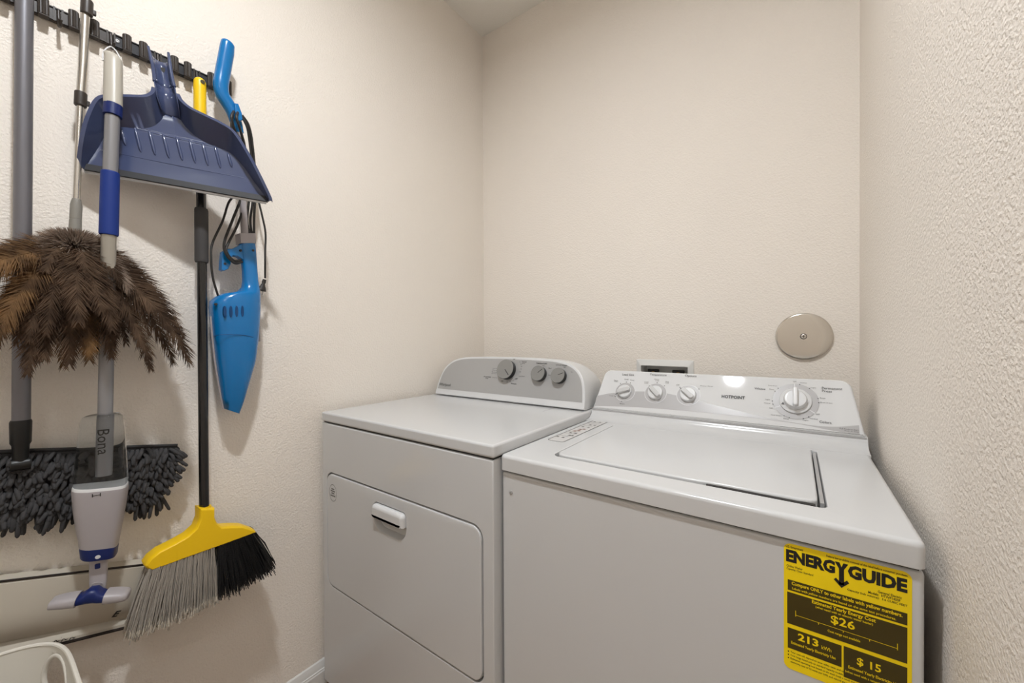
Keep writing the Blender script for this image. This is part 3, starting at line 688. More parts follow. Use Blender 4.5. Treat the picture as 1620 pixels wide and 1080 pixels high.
def feather(phi, reach, drop, rise, width, material, start=None, nb=190, curl=1.25, roll=0):
    d = V((math.cos(phi), math.sin(phi), 0)); S = (start or S0)+d*.010
    path = []
    for k in range(15):
        t = k/14; path.append(S+d*(reach*(1-(1-t)**1.25))+Z*(rise*4*t*(1-t)-drop*t**curl))
    bm = B(); tube(bm, path, [.0014-.0011*k/14 for k in range(15)], 5)
    hor = (d.cross(Z)*math.cos(roll)+Z*math.sin(roll))
    for i in range(nb):
        t = .06+.94*(i+rf.random())/nb; k = min(13, int(t*14)); u = t*14-k
        p = path[k].lerp(path[k+1], u); T = (path[k+1]-path[k]).normalized()
        sd = (hor-T*hor.dot(T)).normalized(); nrm = sd.cross(T).normalized()
        L = width*(.55+.45*math.sin(math.pi*min(1, t*.95)**.8))*rf.uniform(.7, 1.2)*(1 if t < .85 else 1-(t-.85)*2.5)
        al = math.radians(58-30*t+rf.uniform(-8, 8))
        for s in (-1, 1):
            dr = (T*math.cos(al)+sd*(s*math.sin(al))+nrm*rf.gauss(0, .16)).normalized()
            barb(bm, p, dr, -Z*rf.uniform(.0, .35)+T*rf.uniform(.2, .9), L, rf.uniform(.0005, .0009), (nrm.cross(dr)).normalized())
    return obj('feather', bm, material, duster, smooth=60, recalc=False)
R_ = math.radians
FL = [  # azimuth, reach, drop, rise, vane half width, material, roll
    (R_(58), .185, .215, .010, .050, 'feather_dark', .2), (R_(70), .165, .175, .020, .050, 'feather_dark', .3), (R_(82), .135, .130, .030, .042, 'feather_dark', .4), (R_(64), .150, .215, .010, .045, 'feather_dark', .2),
    (R_(48), .125, .225, .010, .042, 'feather_dark', .1), (R_(75), .110, .100, .030, .036, 'feather_dark', .5),
    (R_(-52), .200, .105, .010, .050, 'feather_tan', -.4), (R_(-66), .190, .135, .015, .046, 'feather_tan', -.3), (R_(-80), .160, .110, .02, .040, 'feather_dark', -.3), (R_(-45), .140, .170, .01, .042, 'feather_tan', -.2), (R_(-72), .120, .080, .03, .036, 'feather_dark', -.4),
    (R_(-30), .090, .215, .01, .044, 'feather_dark', 0), (R_(-12), .080, .225, .01, .046, 'feather_dark', 0), (R_(6), .075, .220, .01, .046, 'feather_tan', 0), (R_(25), .085, .215, .01, .044, 'feather_dark', 0), (R_(-42), .095, .225, .01, .044, 'feather_dark', -.1)]
for a in FL: feather(a[0], a[1], a[2]*1.06+.012, a[3], a[4], a[5], S0-Z*(.024 if abs(a[0]) > .7 else .006), nb=260, roll=-1.25*math.sin(a[0])+.3*a[6])
for i in range(30):
    phi = R_(-86+172*(i+rf.random())/30); inner = rf.random()
    feather(phi, .035+.080*inner, rf.uniform(.185, .262)-.06*inner, rf.uniform(.0, .02), rf.uniform(.034, .044), rf.choice(('feather_dark',)*5+('feather_tan',)), S0-Z*rf.uniform(.0, .03), 150, roll=-1.2*math.sin(phi))
for i in range(12):
    feather(R_(-90+15*i+rf.uniform(0, 14)), rf.uniform(.055, .085), rf.uniform(.045, .10), .012, .030, rf.choice(('feather_dark', 'feather_down', 'feather_dark')), S0-Z*.014, 110, roll=-1.2*math.sin(R_(-82+15*i)))
bm = B()
for i in range(5200):
    phi = R_(rf.uniform(-125, 125)); el = rf.uniform(-.8, 1.25)
    d = V((math.cos(phi)*math.cos(el), math.sin(phi)*math.cos(el), math.sin(el)))
    p = S0+V((0, 0, -.016))+V((d.x*.022, d.y*.030, d.z*.016))
    side = d.cross(V((rf.gauss(0, 1), rf.gauss(0, 1), rf.gauss(0, 1)))).normalized()
    barb(bm, p, d, -Z*rf.uniform(.1, .9), rf.uniform(.020, .042)*(1-.25*max(0, el)), rf.uniform(.0006, .0010), side)
obj('down_tuft', bm, 'feather_down', duster, smooth=60, kind='stuff', recalc=False)

# ------------------------------------------------------------------ spray mop
sp = {k: at(*p) for k, p in dict(top=(179.5, 84, .085), gr=(179.0, 166, .106), ring=(178, 184, .108), t1=(174.5, 272, .110), t2=(172, 372, .110), t3=(171, 438, .108), t4=(165.5, 565, .105), bt=(163.5, 655, .103)).items()}
spray = thing('spray_mop', 'grey and blue spray mop with clear water bottle hanging from a white ring', 'mop', tuple(at(156, 960, .12)))
yw = R_(20)
su = V((math.sin(yw), math.cos(yw), 0)); sn = V((math.cos(yw), -math.sin(yw), 0))
def sect(p, a, b, e=2.0, tilt=0, n=32):
    """super-ellipse ring, a across and b towards the room"""
    o = []
    for k in range(n):
        t = 2*math.pi*k/n; c, s = math.cos(t), math.sin(t)
        o.append(p+su*(a*math.copysign(abs(c)**(2/e), c))+sn*(b*math.copysign(abs(s)**(2/e), s))+Z*(tilt*c))
    return o
def cyl(name, p0, p1, r, m, parent, end=.0):
    bm = B(); tube(bm, [p0, p0.lerp(p1, .02), p0.lerp(p1, .98), p1], [r*.96, r, r, r*.96], 24); return obj(name, bm, m, parent)
bm = B()
g0, g1 = sp['top'], sp['gr']
rg = []
for t, a, b, dx in ((0, .004, .004, -.006), (.015, .009, .008, -.005), (.05, .0125, .0125, -.003), (.12, .0140, .0142, 0), (.25, .0150, .0156, 0), (.6, .0152, .0152, 0), (1, .0150, .0150, 0)): rg.append(sect(g0.lerp(g1, t)+su*dx, a, b, 2.3))
loft(bm, rg); obj('grip', bm, 'beige', spray)
cyl('grip_ring', sp['gr'], sp['ring'], .0154, 'navy', spray); cyl('upper_tube', sp['ring'], sp['t1'], .0122, 'tube_grey', spray)
bm = B(); tube(bm, [sp['t1'], sp['t1'].lerp(sp['t2'], .02), sp['t1'].lerp(sp['t2'], .98), sp['t2']], [.0142, .0152, .0156, .0146], 24); obj('sleeve', bm, 'blue_grip', spray)
cyl('middle_tube', sp['t2'], sp['t3'], .0122, 'tube_beige', spray); cyl('lower_tube', sp['t3'], sp['bt']-Z*.13, .0120, 'tube_grey', spray)
bm = B(); cx = sp['top']-Z*.012
lp = [at(163.5, 96, .085), at(162.5, 88, .074), at(166, 79, .056), at(172, 74.5, .044), at(177, 74.5, .042), at(183, 80, .052), at(188, 88, .070), at(190.5, 97, .085)]
tube(bm, smooth_path(lp, 5), .0014, 8); obj('hanging_ring', bm, 'white', spray)
# bottle and body follow the pole axis
def axp(py, px): return at(px, py, .100)
bm = B(); bo = [(654, 163.5, .0140, .016, 0), (655, 163.5, .024, .020, 0), (659, 163, .0300, .0245, -.002), (668, 162.3, .0325, .027, -.003), (690, 161.8, .0350, .029, -.003), (730, 161, .0385, .031, -.004), (757, 160.5, .0400, .032, -.005), (766, 160.3, .0398, .032, -.006)]
loft(bm, [sect(axp(py, px), a, b, 3.0, tl) for py, px, a, b, tl in bo]); bottle = obj('bottle', bm, 'clear', spray, smooth=50)
bm = B(); loft(bm, [sect(axp(765.5, 160.3), .0405, .0325, 3, -.006), sect(axp(768, 160.2), .0415, .0335, 3, -.006), sect(axp(771, 160), .0415, .0335, 3, -.006)]); obj('bottle_rim', bm, 'water', spray, smooth=50)
bm = B(); FBt = plane(axp(705, 163)+sn*.0306, su, (0, 0, 1)); text(bm, 'Bona', FBt, -.0015, -.012, .0165, .040, .0012, .0, turn=1); obj('lettering', bm, 'ink', bottle)
bm = B(); bd = [(770, 160, .0415, .034, -.006), (774, 160, .0418, .0345, -.006), (800, 159, .0388, .034, -.006), (830, 158, .0340, .031, -.007), (855, 157.6, .0295, .0275, -.007), (866, 157.4, .0275, .026, -.007)]
loft(bm, [sect(axp(py, px), a, b, 3, tl) for py, px, a, b, tl in bd]); body = obj('body', bm, 'body_grey', spray, smooth=50)
bm = B(); FBd = plane(axp(775, 160)+sn*.0338, su, (0, 0, 1))
for r in ((-.006, -.0045, -.003, .004), (.0055, .007, -.003, .004), (-.0045, .0055, -.0008, .0004)): poly(bm, [(r[0], r[2]), (r[1], r[2]), (r[1], r[3]), (r[0], r[3])], FBd, .0012)
obj('level_mark', bm, 'ink', body)
bm = B(); loft(bm, [sect(axp(861, 157.5), .0282, .0268, 3, -.007), sect(axp(864, 157.4), .0284, .027, 3, -.007), sect(axp(877, 157.2), .0268, .0255, 3, -.006), sect(axp(879, 157.2), .0255, .024, 3, -.006)]); obj('spray_cap', bm, 'navy', spray, smooth=50)
bm = B(); lathe(bm, [(.0055, 0), (.0052, .0012), (.002, .002)], axp(871, 160.5)+sn*.0255, sn, 20); obj('nozzle', bm, 'white', spray)
nk = [at(156.3, 870, .100), at(155.5, 930, .104)]
bm = B(); loft(bm, [sect(nk[0], .0135, .007, 4), sect(nk[0].lerp(nk[1], .5), .0138, .007, 4), sect(nk[0].lerp(nk[1], .85), .0132, .0075, 4), sect(nk[1]-Z*.002, .0118, .007, 3, -.003)]); neck = obj('neck', bm, 'body_grey', spray, smooth=50)
bm = B(); FN = plane(nk[0].lerp(nk[1], .38)+sn*.0071, su, (0, 0, 1)); prism(bm, rrect(-.0042, .0042, -.0055, .0055, .002, 4, 3), -.001, .0006, FN); obj('latch', bm, 'navy', neck)
bm = B(); FN2 = plane(nk[0].lerp(nk[1], .84)+sn*.0074, su, (0, 0, 1)); E2 = lambda s, hh: [FN2(.0085*s*math.cos(t), .0032*s*math.sin(t)-.0018*s*math.cos(t), hh) for t in [2*math.pi*k/24 for k in range(24)]]
loft(bm, [E2(1, 0), E2(1, .0008), E2(.85, .0012), E2(.8, .0006)]); obj('button', bm, 'body_grey', neck)
# foot: navy saddle with two grey ends
ft0, ft1 = at(80, 952, .100), at(205, 938, .150); fm = (ft0+ft1)/2
fu = (ft1-ft0).normalized(); fn = fu.cross(Z).normalized(); fn = fn if fn.x > 0 else -fn; fz = fn.cross(fu); fz = fz if fz.z > 0 else -fz
FF = lambda a, b, c=0: fm+fu*a+fz*b+fn*c
fl = (ft1-ft0).length/2
def ring_f(a, h, w, up=0, n=20):
    return [FF(a, up+h*math.copysign(abs(math.sin(t))**.7, math.sin(t)), w*math.copysign(abs(math.cos(t))**.7, math.cos(t))) for t in [2*math.pi*k/n for k in range(n)]]
bm = B()
loft(bm, [ring_f(a, h, .016, u) for a, h, u in ((-fl*.42, .0085, -.001), (-fl*.28, .0095, .000), (-fl*.16, .012, .003), (-fl*.08, .0145, .006), (fl*.10, .0145, .006), (fl*.22, .0115, .002), (fl*.34, .0095, .000), (fl*.48, .0085, -.001))]); obj('foot_saddle', bm, 'navy', spray, smooth=50)
for s in (-1, 1):
    e0 = -.32 if s < 0 else .38
    bm = B(); loft(bm, [ring_f(fl*e0, .0118, .020, .0), ring_f(fl*(e0+s*.30), .0112, .020, -.0005), ring_f(fl*(e0+s*.50), .0098, .019, -.001), ring_f(fl*s*.96, .0085, .017, -.002), ring_f(fl*s*.995, .0060, .012, -.003), ring_f(fl*s*1.0, .003, .006, -.003)]); obj('foot_end', bm, 'body_grey', spray, smooth=50)

# ------------------------------------------------------------------ dustpan
PL, PR, PT = at(130, 268, .045), at(428, 320, .18), at(254, 86, .045)
po = (PL+PR)/2; du, dv = (PR-PL)/2, PT-po; dw = du.cross(dv).normalized(); dw = dw if dw.x > 0 else -dw
FPN = lambda a, b, c=0: po+du*a+dv*b+dw*c
dpan = thing('dustpan', 'glossy slate blue plastic dustpan hanging by its grooved handle', 'dustpan', tuple(po))
def sm2(pts, k=5): return [(p.x, p.y, p.z) for p in smooth_path([V(p) for p in pts], k)]
rimR = sm2([(.985, -.004, .012), (.975, .03, .018), (.89, .155, .038), (.80, .29, .046), (.68, .43, .048), (.55, .475, .048), (.38, .505, .048), (.22, .537, .047), (.135, .585, .044), (.105, .64, .040)])
flrR = sm2([(.975, .0, .001), (.955, .03, .001), (.83, .155, .002), (.72, .27, .003), (.60, .345, .003), (.47, .362, .003), (.34, .378, .003), (.22, .415, .003), (.125, .475, .004), (.085, .520, .006)])
def half_pan(bm, s):
    n = len(rimR)
    fl_ = [bm.verts.new(FPN(a*s, b, c)) for a, b, c in flrR]
    md = [bm.verts.new(FPN(s*(f[0]*.35+r[0]*.65), f[1]*.45+r[1]*.55, f[2]*.45+r[2]*.55)) for f, r in zip(flrR, rimR)]
    rm = [bm.verts.new(FPN(a*s, b, c)) for a, b, c in rimR]
    nx = []
    for i in range(n):     # outward lip of the rim
        a, b, c = rimR[i]; p = rimR[max(i-1, 0)]; q = rimR[min(i+1, n-1)]; tx, ty = q[0]-p[0], (q[1]-p[1])*1.94
        L = math.hypot(tx, ty); ox, oy = ty/L*.035, -tx/L*.035/1.94
        nx.append(bm.verts.new(FPN((a+ox)*s, b+oy, c-.002)))
    low = [bm.verts.new(v.co-dw*.006) for v in nx]
    cen = [bm.verts.new(FPN(0, b, c)) for a, b, c in flrR]
    for i in range(n-1):
        for A, Bq in ((cen, fl_), (fl_, md), (md, rm), (rm, nx), (nx, low)): bm.faces.new((A[i], A[i+1], Bq[i+1], Bq[i]))
    return fl_, md, rm
bm = B(); hr = half_pan(bm, 1); hl_ = half_pan(bm, -1)
# throat between tray and handle
k = len(rimR)-1
for A, Bq in ((0, 1), (1, 2)): 
    pass
def arch(b, wdt, c0, c1, n=13):
    return [FPN(-wdt*math.cos(math.pi*i/(n-1)), b, c1+(c0-c1)*math.sin(math.pi*i/(n-1))) for i in range(n)]
loft(bm, [arch(.508, .088, .000, .006), arch(.535, .098, .004, .026), arch(.58, .108, .016, .040), arch(.64, .106, .020, .042), arch(.70, .102, .020, .042)], False, False, False)
bmesh.ops.remove_doubles(bm, verts=bm.verts, dist=.0004)
tray = obj('tray', bm, 'slate', dpan, smooth=45, recalc=False)
mo = tray.modifiers.new('thickness', 'SOLIDIFY'); mo.thickness = .0022; mo.offset = 0
bm = B(); loft(bm, [arch(b, w, c0, c1) for b, w, c0, c1 in ((.685, .102, .018, .040), (.74, .096, .014, .037), (.82, .094, .011, .034), (.885, .098, .010, .033), (.915, .100, .010, .033))], False, False, False)
for s in (-1, 1):
    tube(bm, [FPN(s*.102, .69, .040), FPN(s*.096, .74, .0375), FPN(s*.094, .82, .0345), FPN(s*.098, .885, .0335), FPN(s*.104, .955, .033)], [.0028, .0026, .0025, .0026, .0018], 8)
hd = obj('handle', bm, 'slate', dpan, smooth=45, recalc=False)
mo = hd.modifiers.new('thickness', 'SOLIDIFY'); mo.thickness = .0022; mo.offset = 0
bm = B(); lathe(bm, [(.0065, 0), (.0065, .0016), (.0045, .0018)], FPN(.005, .855, .0105), dw, 18); obj('hanging_hole', bm, 'gasket', hd)
bm = B(); box(bm, (-.98, -.002, -.004), (.965, .040, .0045), 0, T=lambda c: FPN(c.x, c.y, c.z)); obj('rubber_edge', bm, 'rubber', dpan)
bm = B(); box(bm, (-.985, -.014, -.006), (.94, -.001, -.001), 0, T=lambda c: FPN(c.x, c.y, c.z)); obj('scraper', bm, 'white', dpan, label='white lip under the rubber edge')
bm = B(); tube(bm, [FPN(-.80, .158, .0015), FPN(0, .155, .0015), FPN(.80, .158, .0015)], .0016, 8); obj('crease', bm, 'slate', dpan)
for i in range(9):
    c = -.560+i*.1415; t0, t1 = (.372, .200) if 0 < i < 8 else (.335, .225)
    bm = B(); n = 9; ps = [FPN(c+.018*j/(n-1), t0+(t1-t0)*j/(n-1), .0036) for j in range(n)]
    tube(bm, ps, [.0012, .0030]+[.0036]*(n-4)+[.0030, .0012], 10); obj('rib', bm, 'slate', dpan)

# ------------------------------------------------------------------ broom
bq = [at(316, 124, .045), at(316, 182, .048), at(318.5, 330, .058), at(319, 415, .062), at(323, 802, .085)]
broom = thing('broom', 'black-handled broom with yellow head and two-tone grey and black bristles', 'broom', tuple(at(330, 945, .09)))
bx = (bq[0]-bq[4]).normalized()
bm = B(); g = [bq[0], bq[0]-bx*.004, bq[0]-bx*.010]; r = [.006, .0105, .0132]
nr = 16
for i in range(nr):
    s = .030+.075*i/nr; g += [bq[0]-bx*s, bq[0]-bx*(s+.0022)]; r += [.0138, .0130]
tube(bm, g, r, 20); grip = obj('grip', bm, 'yellow', broom, smooth=60)
bm = B(); lathe(bm, [(.0050, 0), (.0050, .0146), (.004, .0148)], bq[0]-bx*.0135+V((0, .003, 0)), (1, -.05, 0), 18); obj('hanging_hole', bm, 'brown_ink', grip)
bm = B(); tube(bm, [bq[0]-bx*.09, bq[2], bq[4]-bx*.015], .0105, 20); obj('handle', bm, 'black_gloss', broom)
bm = B(); tube(bm, [bq[2], bq[2].lerp(bq[3], .03), bq[2].lerp(bq[3], .97), bq[3]], [.0135, .0146, .0146, .0135], 24); obj('foam_sleeve', bm, 'foam', broom)
BO = .085
def byz(px, py): p = at(px, py, BO); return (p.y, p.z)
ol = [byz(*p) for p in ((311.5, 801), (311.5, 818), (306, 832), (293, 844), (272, 856), (248, 868), (234, 879), (226, 890), (228, 895), (236, 899), (262, 890), (292, 879), (326, 867), (360, 855), (390, 844), (402, 839), (399, 835), (381, 829), (364, 829), (348, 830), (340, 824), (336.5, 815), (336.5, 801))][::-1]
FBr = lambda a, b, c=0: V((XL+BO+c, a, b))
bm = B()
loft(bm, [[FBr(a, b, -.018+.006*0) for a, b in inset(ol, .004)], [FBr(a, b, -.020) for a, b in inset(ol, .003)]]+[[FBr(a, b, c) for a, b in inset(ol, ins)] for c, ins in ((-.017, .0005), (-.010, 0), (.010, 0), (.016, .001), (.020, .0035), (.021, .005))])
head = obj('head', bm, 'yellow', broom, smooth=50)
bm = B(); tube(bm, [bq[4]+bx*.002, bq[4]-bx*.004, bq[4]-bx*.06, bq[4]-bx*.085], [.0145, .0155, .0165, .006], 24); obj('socket', bm, 'yellow', head)
rb = random.Random(5)
e0, e1 = at(234, 894, BO), at(400, 838, BO)
tipL, tipM, tipR = at(196, 1004, BO+.02), at(346, 940, BO+.02), at(435, 893, BO+.02)
def bristles(t0, t1, cnt, m):
    bm = B()
    tips = B(); tufts = int(cnt/13)
    for i in range(tufts):
        t = t0+(t1-t0)*((i//5)+.5+rb.uniform(-.2, .2))/(tufts/5); row = i % 5-2
        base = e0.lerp(e1, t)+V((row*.0075, 0, .006))
        for j in range(13):
            tt = t+rb.gauss(0, .007)
            tip = (tipL.lerp(tipM, tt/.62) if tt < .62 else tipM.lerp(tipR, (tt-.62)/.38))+V((row*.014+rb.gauss(0, .006), rb.gauss(0, .004), rb.gauss(0, .006)+.002))
            mid = base.lerp(tip, .5)+V((rb.gauss(0, .0015), rb.gauss(0, .002), .003))
            p0 = base+V((rb.gauss(0, .0012), rb.gauss(0, .0016), 0))
            tube(bm, [p0, mid, tip], [.0013, .0012, .0008], 3, cap=False)
            if m == 'bristle_grey':
                for q_ in range(2): tube(tips, [mid.lerp(tip, .86), tip+V((rb.gauss(0, .0012), rb.gauss(0, .0015), rb.gauss(-.001, .0012)))], [.0010, .0004], 3, cap=False)
    if m == 'bristle_grey': obj('bristle_tips', tips, 'bristle_tip', broom, smooth=60, kind='stuff', recalc=False, label='pale frayed bristle ends')
    else: tips.free()
    return obj('bristles', bm, m, broom, smooth=60, kind='stuff', recalc=False, label=('grey' if m == 'bristle_grey' else 'black')+' bristles')
bristles(.01, .60, 1350, 'bristle_grey'); bristles(.605, .985, 950, 'bristle_black')

# ------------------------------------------------------------------ stick vacuum
vac = thing('stick_vacuum', 'bright blue corded stick vacuum hanging beside the broom', 'vacuum', tuple(at(368, 655, .06)))
VO = .055
hp_ = smooth_path([at(362, 66, VO+.006), at(360, 72, VO+.006), at(358, 85, VO+.004), at(352.5, 115, VO), at(349.5, 135, VO), at(352, 150, VO), at(361, 165, VO), at(369, 180, VO), at(374, 196, VO), at(378, 210, VO)], 5)
rad = [interp([(0, .004), (.02, .011), (.06, .0155), (.2, .0172), (.45, .0178), (.6, .0172), (.75, .0165), (.9, .0145), (1, .012)], i/(len(hp_)-1)) for i in range(len(hp_))]
bm = B(); tube(bm, hp_, rad, 24, flat=.85); vh = obj('top_handle', bm, 'blue', vac)
bm = B(); ck = [(q.y, q.z) for q in (at(371, 163, VO+.02), at(377, 164, VO+.02), at(383, 180, VO+.02), at(384, 190, VO+.02), at(379, 192, VO+.02), at(372, 187, VO+.02))][::-1]
prism(bm, ck, VO, VO+.022, lambda a, b, c=0: V((XL+c, a, b)), .003, 3); obj('cord_hook', bm, 'blue', vh)
bm = B(); p0, p1 = at(377.5, 206, VO), at(387.5, 374, VO); tube(bm, [p0, p1], .0088, 20); obj('tube', bm, 'body_grey', vac)
def yz(px, py, o=VO): p = at(px, py, o); return (p.y, p.z)
FVX = lambda a, b, c=0: V((XL+VO+c, a, b))
bm = B(); cl = [yz(376, 370), yz(401, 370), yz(402, 386), yz(377, 386)]; prism(bm, cl[::-1], -.017, .017, FVX, .003, 2); obj('tube_collar', bm, 'body_grey', vac)
# body: outline in the wall plane, rounded section towards the room
half_l = [(378, 385), (379, 400), (382, 415), (383.5, 430), (384, 445), (383, 454), (376, 460.5), (364, 462.5), (352, 464), (341, 469), (333, 476), (331.5, 486), (332.5, 500), (335, 530), (340, 570), (345.5, 605), (350, 630), (354, 646)]
half_r = [(403, 385), (404.5, 400), (405.5, 415), (406.5, 430), (407.5, 445), (408.5, 454), (409, 461), (409.4, 464), (409.6, 468), (409.8, 474), (409.8, 480), (409.8, 488), (409.5, 500), (407.5, 530), (402.5, 570), (392.5, 605), (384.5, 635), (378, 654)]
dep = [.015, .015, .015, .016, .018, .022, .028, .033, .036, .038, .039, .040, .040, .040, .037, .031, .022, .014]
bm = B(); rings = []
for (l, r, d) in zip(half_l, half_r, dep):
    a, b = at(*l, VO), at(*r, VO); c = (a+b)/2; hv = (b-a)/2; ring = []
    for k in range(28):
        t = 2*math.pi*k/28; cs, sn_ = math.cos(t), math.sin(t)
        ring.append(c+hv*math.copysign(abs(cs)**.75, cs)+X*(d*math.copysign(abs(sn_)**.75, sn_)))
    rings.append(ring)
loft(bm, rings); vb = obj('body', bm, 'blue', vac, smooth=60)
# lower cord hook and vents, seam, screws
bm = B(); tr = [yz(*p) for p in ((380, 386), (372, 391), (365, 394), (357, 394), (350, 399), (348.5, 415), (348, 427), (352, 429), (359, 426), (363, 418), (363, 410), (366, 405), (374, 406), (383, 412))][::-1]
prism(bm, tr, -.010, .012, FVX, .003, 2); obj('cord_hook', bm, 'blue', vb)
def front(px, py, d): return at(px, py, VO+d)
for i, px in enumerate((355.0, 364.5, 373.5, 382.5)):
    c = front(px, 493-i*.3, .036); bm = B()
    E3 = lambda s, hh: [V((XL+VO+hh, c.y+.0034*s*math.cos(t), c.z+.0150*s*math.sin(t))) for t in [2*math.pi*k/20 for k in range(20)]]
    loft(bm, [E3(1, .030), E3(1, .0409), E3(.8, .0413)]); obj('vent_slot', bm, 'blue_dark', vb)
for px, py, d in ((342, 481, .031), (400, 462, .028), (400.5, 396, .015), (381, 396, .0155), (356, 417, .0125)):
    c = at(px, py, VO+d); bm = B(); lathe(bm, [(.0032, -.006), (.0032, .0006), (.0022, .001)], c, (1, 0, 0), 14); obj('screw_hole', bm, 'gasket', vb)
bm = B(); tube(bm, smooth_path([front(337.5, 533, .006), front(345, 530, .036), front(358, 529, .0405), front(385, 530, .0405), front(402, 534, .034), front(406.5, 537, .006)], 6), .0007, 6); obj('seam', bm, 'blue_dark', vb)
bm = B(); tube(bm, smooth_path([at(333, 500, VO+.012), at(336, 535, VO+.012), at(340.5, 575, VO+.012), at(346.5, 612, VO+.010), at(352.5, 646, VO+.006)], 4), .0022, 8); obj('edge_strip', bm, 'body_grey', vb)
bm = B(); box(bm, at(408.5, 540, VO)-V((.008, .003, 0)), at(408.5, 515, VO)+V((.008, .003, 0)), .002); obj('catch', bm, 'body_grey', vb)
# cord: loops between the two hooks, one end into the body, one end with the plug
def cord(pts, r=.0032): 
    bm = B(); tube(bm, smooth_path(pts, 6), r, 8); return obj('cord', bm, 'cord', vac)
c_ = VO+.02
cord([at(370, 176, c_), at(366, 186, c_+.01), at(371, 205, c_), at(382, 240, c_-.02), at(391, 300, c_-.02), at(378, 350, c_-.015), at(361, 385, c_), at(358, 398, c_+.004), at(370, 412, c_), at(381, 411, c_-.01)])
cord([at(376, 178, c_), at(374, 186, c_+.012), at(380, 205, c_+.004), at(388, 240, c_-.02), at(385, 300, c_-.02), at(369, 345, c_-.01), at(355, 383, c_+.004), at(358, 402, c_+.006), at(371, 416, c_+.002), at(383, 414, c_-.01)], .0033)
cord([at(384, 186, c_-.004), at(392, 205, c_-.005), at(397, 235, c_-.015), at(398, 290, c_-.025), at(393, 325, c_-.025), at(391, 350, c_-.035), at(396, 372, c_-.04)])
cord([at(382, 184, c_-.002), at(390, 198, c_), at(395, 225, c_-.01), at(402, 290, c_-.025), at(399, 325, c_-.02), at(396, 350, c_-.035), at(400, 378, c_-.045)])
cord([at(383, 182, c_), at(394, 200, c_-.002), at(400, 235, c_-.012), at(405, 290, c_-.025), at(403, 325, c_-.02), at(402, 350, c_-.032), at(402, 380, c_-.045)])
cord([at(368, 182, c_+.005), at(366, 200, c_+.006), at(372, 240, c_-.015), at(372, 300, c_-.02), at(361, 322, c_-.015), at(352, 350, c_-.015), at(336, 385, c_-.015), at(334, 410, c_-.01), at(337, 440, c_-.008), at(345, 468, c_-.015)], .0028)
pe = at(412.5, 450, c_-.015)
cord([at(384, 184, c_-.004), at(396, 206, c_-.008), at(402, 250, c_-.02), at(408, 310, c_-.022), at(414, 338, c_-.02), at(420, 368, c_-.018), at(419.5, 400, c_-.016), at(419.5, 440, c_-.015)], .0027)
bm = B(); pd = (at(412.5, 465, c_-.015)-at(418.5, 442, c_-.015)).normalized(); p0 = at(418.5, 442, c_-.015)
tube(bm, [p0, p0+pd*.010, p0+pd*.012, p0+pd*.018, p0+pd*.020, p0+pd*.024, p0+pd*.033, p0+pd*.034], [.0048, .0056, .0044, .0062, .0068, .0090, .0120, .0100], 12, flat=.7); plug = obj('plug', bm, 'cord', vac)
bm = B(); sd_ = pd.cross(X).normalized()
for s in (-1, 1): box(bm, (-.0008, -.003, 0), (.0008, .003, .011), 0, T=lambda c, s=s: p0+pd*(.034+c.z)+sd_*(s*.004+c.x)+X*c.y)
obj('plug_prong', bm, 'steel', plug)

# ------------------------------------------------------------------ folded cream fabric panel leaning on the wall
a0, a1 = at(0, 921, .050), at(235, 892.5, .050); sdir = (a1-a0).normalized(); sup = X.cross(sdir)*-1; sup = sup if sup.z > 0 else -sup
FSL = lambda a, b, c=0: V((XL+c, 0, 0))+V((0, a0.y, a0.z))+V((0, sdir.y, sdir.z)).normalized()*a+V((0, -sdir.z, sdir.y))*b
slab = thing('fabric_panel', 'folded cream fabric panel with dark piping leaning on wall behind spray mop', 'fabric panel', tuple(FSL(.05, -.14, .03)))
prof = [(.006, .0), (.046, .001), (.052, -.003), (.053, -.02), (.0535, -.055), (.053, -.070), (.051, -.084), (.0475, -.097), (.0425, -.108), (.036, -.117), (.028, -.124), (.018, -.129), (.006, -.131)]
bm = B(); loft(bm, [[FSL(a, b*(1 if a < .24 else .97), c) for c, b in prof] for a in (-.40, -.2, 0, .1, .2, .238, .244)]); obj('panel', bm, 'cream', slab, smooth=50)
for pts, r in (([FSL(-.40, .002, .050), FSL(0, .002, .050), FSL(.242, .001, .050)], .0022),):
    bm = B(); tube(bm, pts, r, 8); obj('piping', bm, 'piping', slab)
prof2 = [(.004, -.118), (.026, -.120), (.036, -.130), (.041, -.138), (.041, -.144), (.004, -.147)]
bm = B(); loft(bm, [[FSL(a, b+max(0, a-.05)*.05, c) for c, b in prof2] for a in (-.40, 0, .1, .2, .240)]); obj('lower_fold', bm, 'cream', slab, smooth=30)
bm = B(); tube(bm, [FSL(-.40, -.147, .042), FSL(0, -.1465, .042), FSL(.1, -.144, .042), FSL(.24, -.137, .042)], .0033, 8); obj('piping', bm, 'piping', slab)
bm = B(); text(bm, 'E', FSL, .192, -.106, .206, -.094, .0490, .04, shear=.4); obj('letter', bm, 'ink', slab)
bm = B()
for k in range(7):
    a = (-.02, .004, .018, .028, .112, .124, .136)[k]; b = -.137 if k < 4 else -.134; c = .0412
    tube(bm, smooth_path([FSL(a, b-.004, c+.001), FSL(a+.003, b+.000, c-.001), FSL(a+.007, b-.003, c), FSL(a+.011, b+.003, c-.003)], 4), .0008, 6)
obj('script_print', bm, 'ink', slab, kind='stuff')

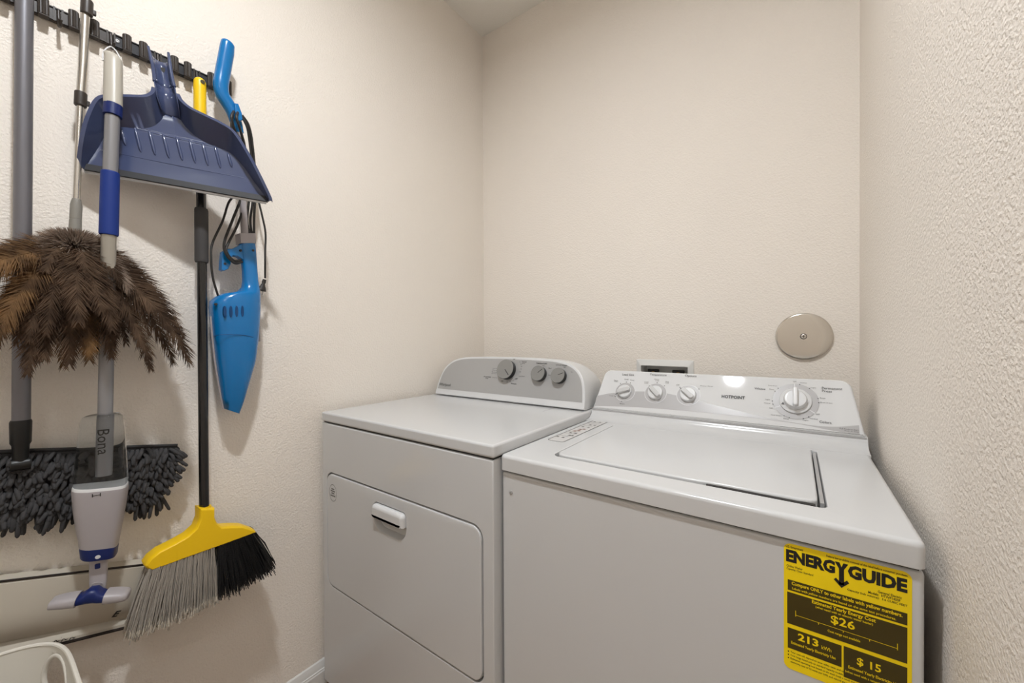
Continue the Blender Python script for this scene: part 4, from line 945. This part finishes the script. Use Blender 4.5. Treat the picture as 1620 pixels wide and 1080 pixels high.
# ------------------------------------------------------------------ tall white tub with loop handle
TC = V((XL+.3067, -.174, 0)); tax, tay, TH = .200, .280, .590
tub = thing('laundry_tub', 'tall white plastic laundry tub with loop handle below the spray mop', 'laundry basket', tuple(TC))
bm = B(); NA, NZ = 360, 110; grid = []
hc, hz, ha, hh = R_(110), TH-.056, R_(15), .040
def tub_pt(an, z, k=0):
    f = .86+.14*(z/TH); c, s = math.cos(an), math.sin(an)
    return TC+V((f*(tax+k)*math.copysign(abs(c)**.42, c), f*(tay+k)*math.copysign(abs(s)**.42, s), z))
for i in range(NA):
    an = 2*math.pi*i/NA; row = []
    for j in range(NZ+1):
        z = .02+(TH-.02)*(j/NZ)**.8; A_, z_ = an, z
        dx, dz = (A_-hc)/ha, (z_-hz)/hh; q = math.hypot(dx, dz)
        if .90 < q < 1.10: A_ = hc+dx/q*ha; z_ = hz+dz/q*hh
        row.append((bm.verts.new(tub_pt(A_, z_)), q))
    grid.append(row)
for i in range(NA):
    for j in range(NZ):
        qs = [grid[i][j], grid[(i+1) % NA][j], grid[(i+1) % NA][j+1], grid[i][j+1]]
        if min(v[1] for v in qs) < .90 : continue
        bm.faces.new([v[0] for v in qs])
bm.faces.new([grid[i][0][0] for i in range(NA)][::-1])
bmesh.ops.remove_doubles(bm, verts=bm.verts, dist=.0002)
for v in [v for v in bm.verts if not v.link_faces]: bm.verts.remove(v)
tb = obj('wall', bm, 'tub', tub, smooth=60); mo = tb.modifiers.new('thickness', 'SOLIDIFY'); mo.thickness = .004; mo.offset = 0
bm = B(); tube(bm, [tub_pt(2*math.pi*i/NA, TH) for i in range(NA+1)], .0034, 8); obj('rim', bm, 'tub', tub)
bm = B(); loft(bm, [[TC+V((.84*tax*math.cos(t), .84*tay*math.sin(t), z)) for t in [2*math.pi*k/48 for k in range(48)]] for z in (0, .021)]); obj('base', bm, 'tub', tub)
bm = B(); tube(bm, [tub_pt(hc+ha*math.cos(2*math.pi*k/48), hz+hh*math.sin(2*math.pi*k/48)) for k in range(49)], .0042, 10); obj('handle_edge', bm, 'tub', tub)
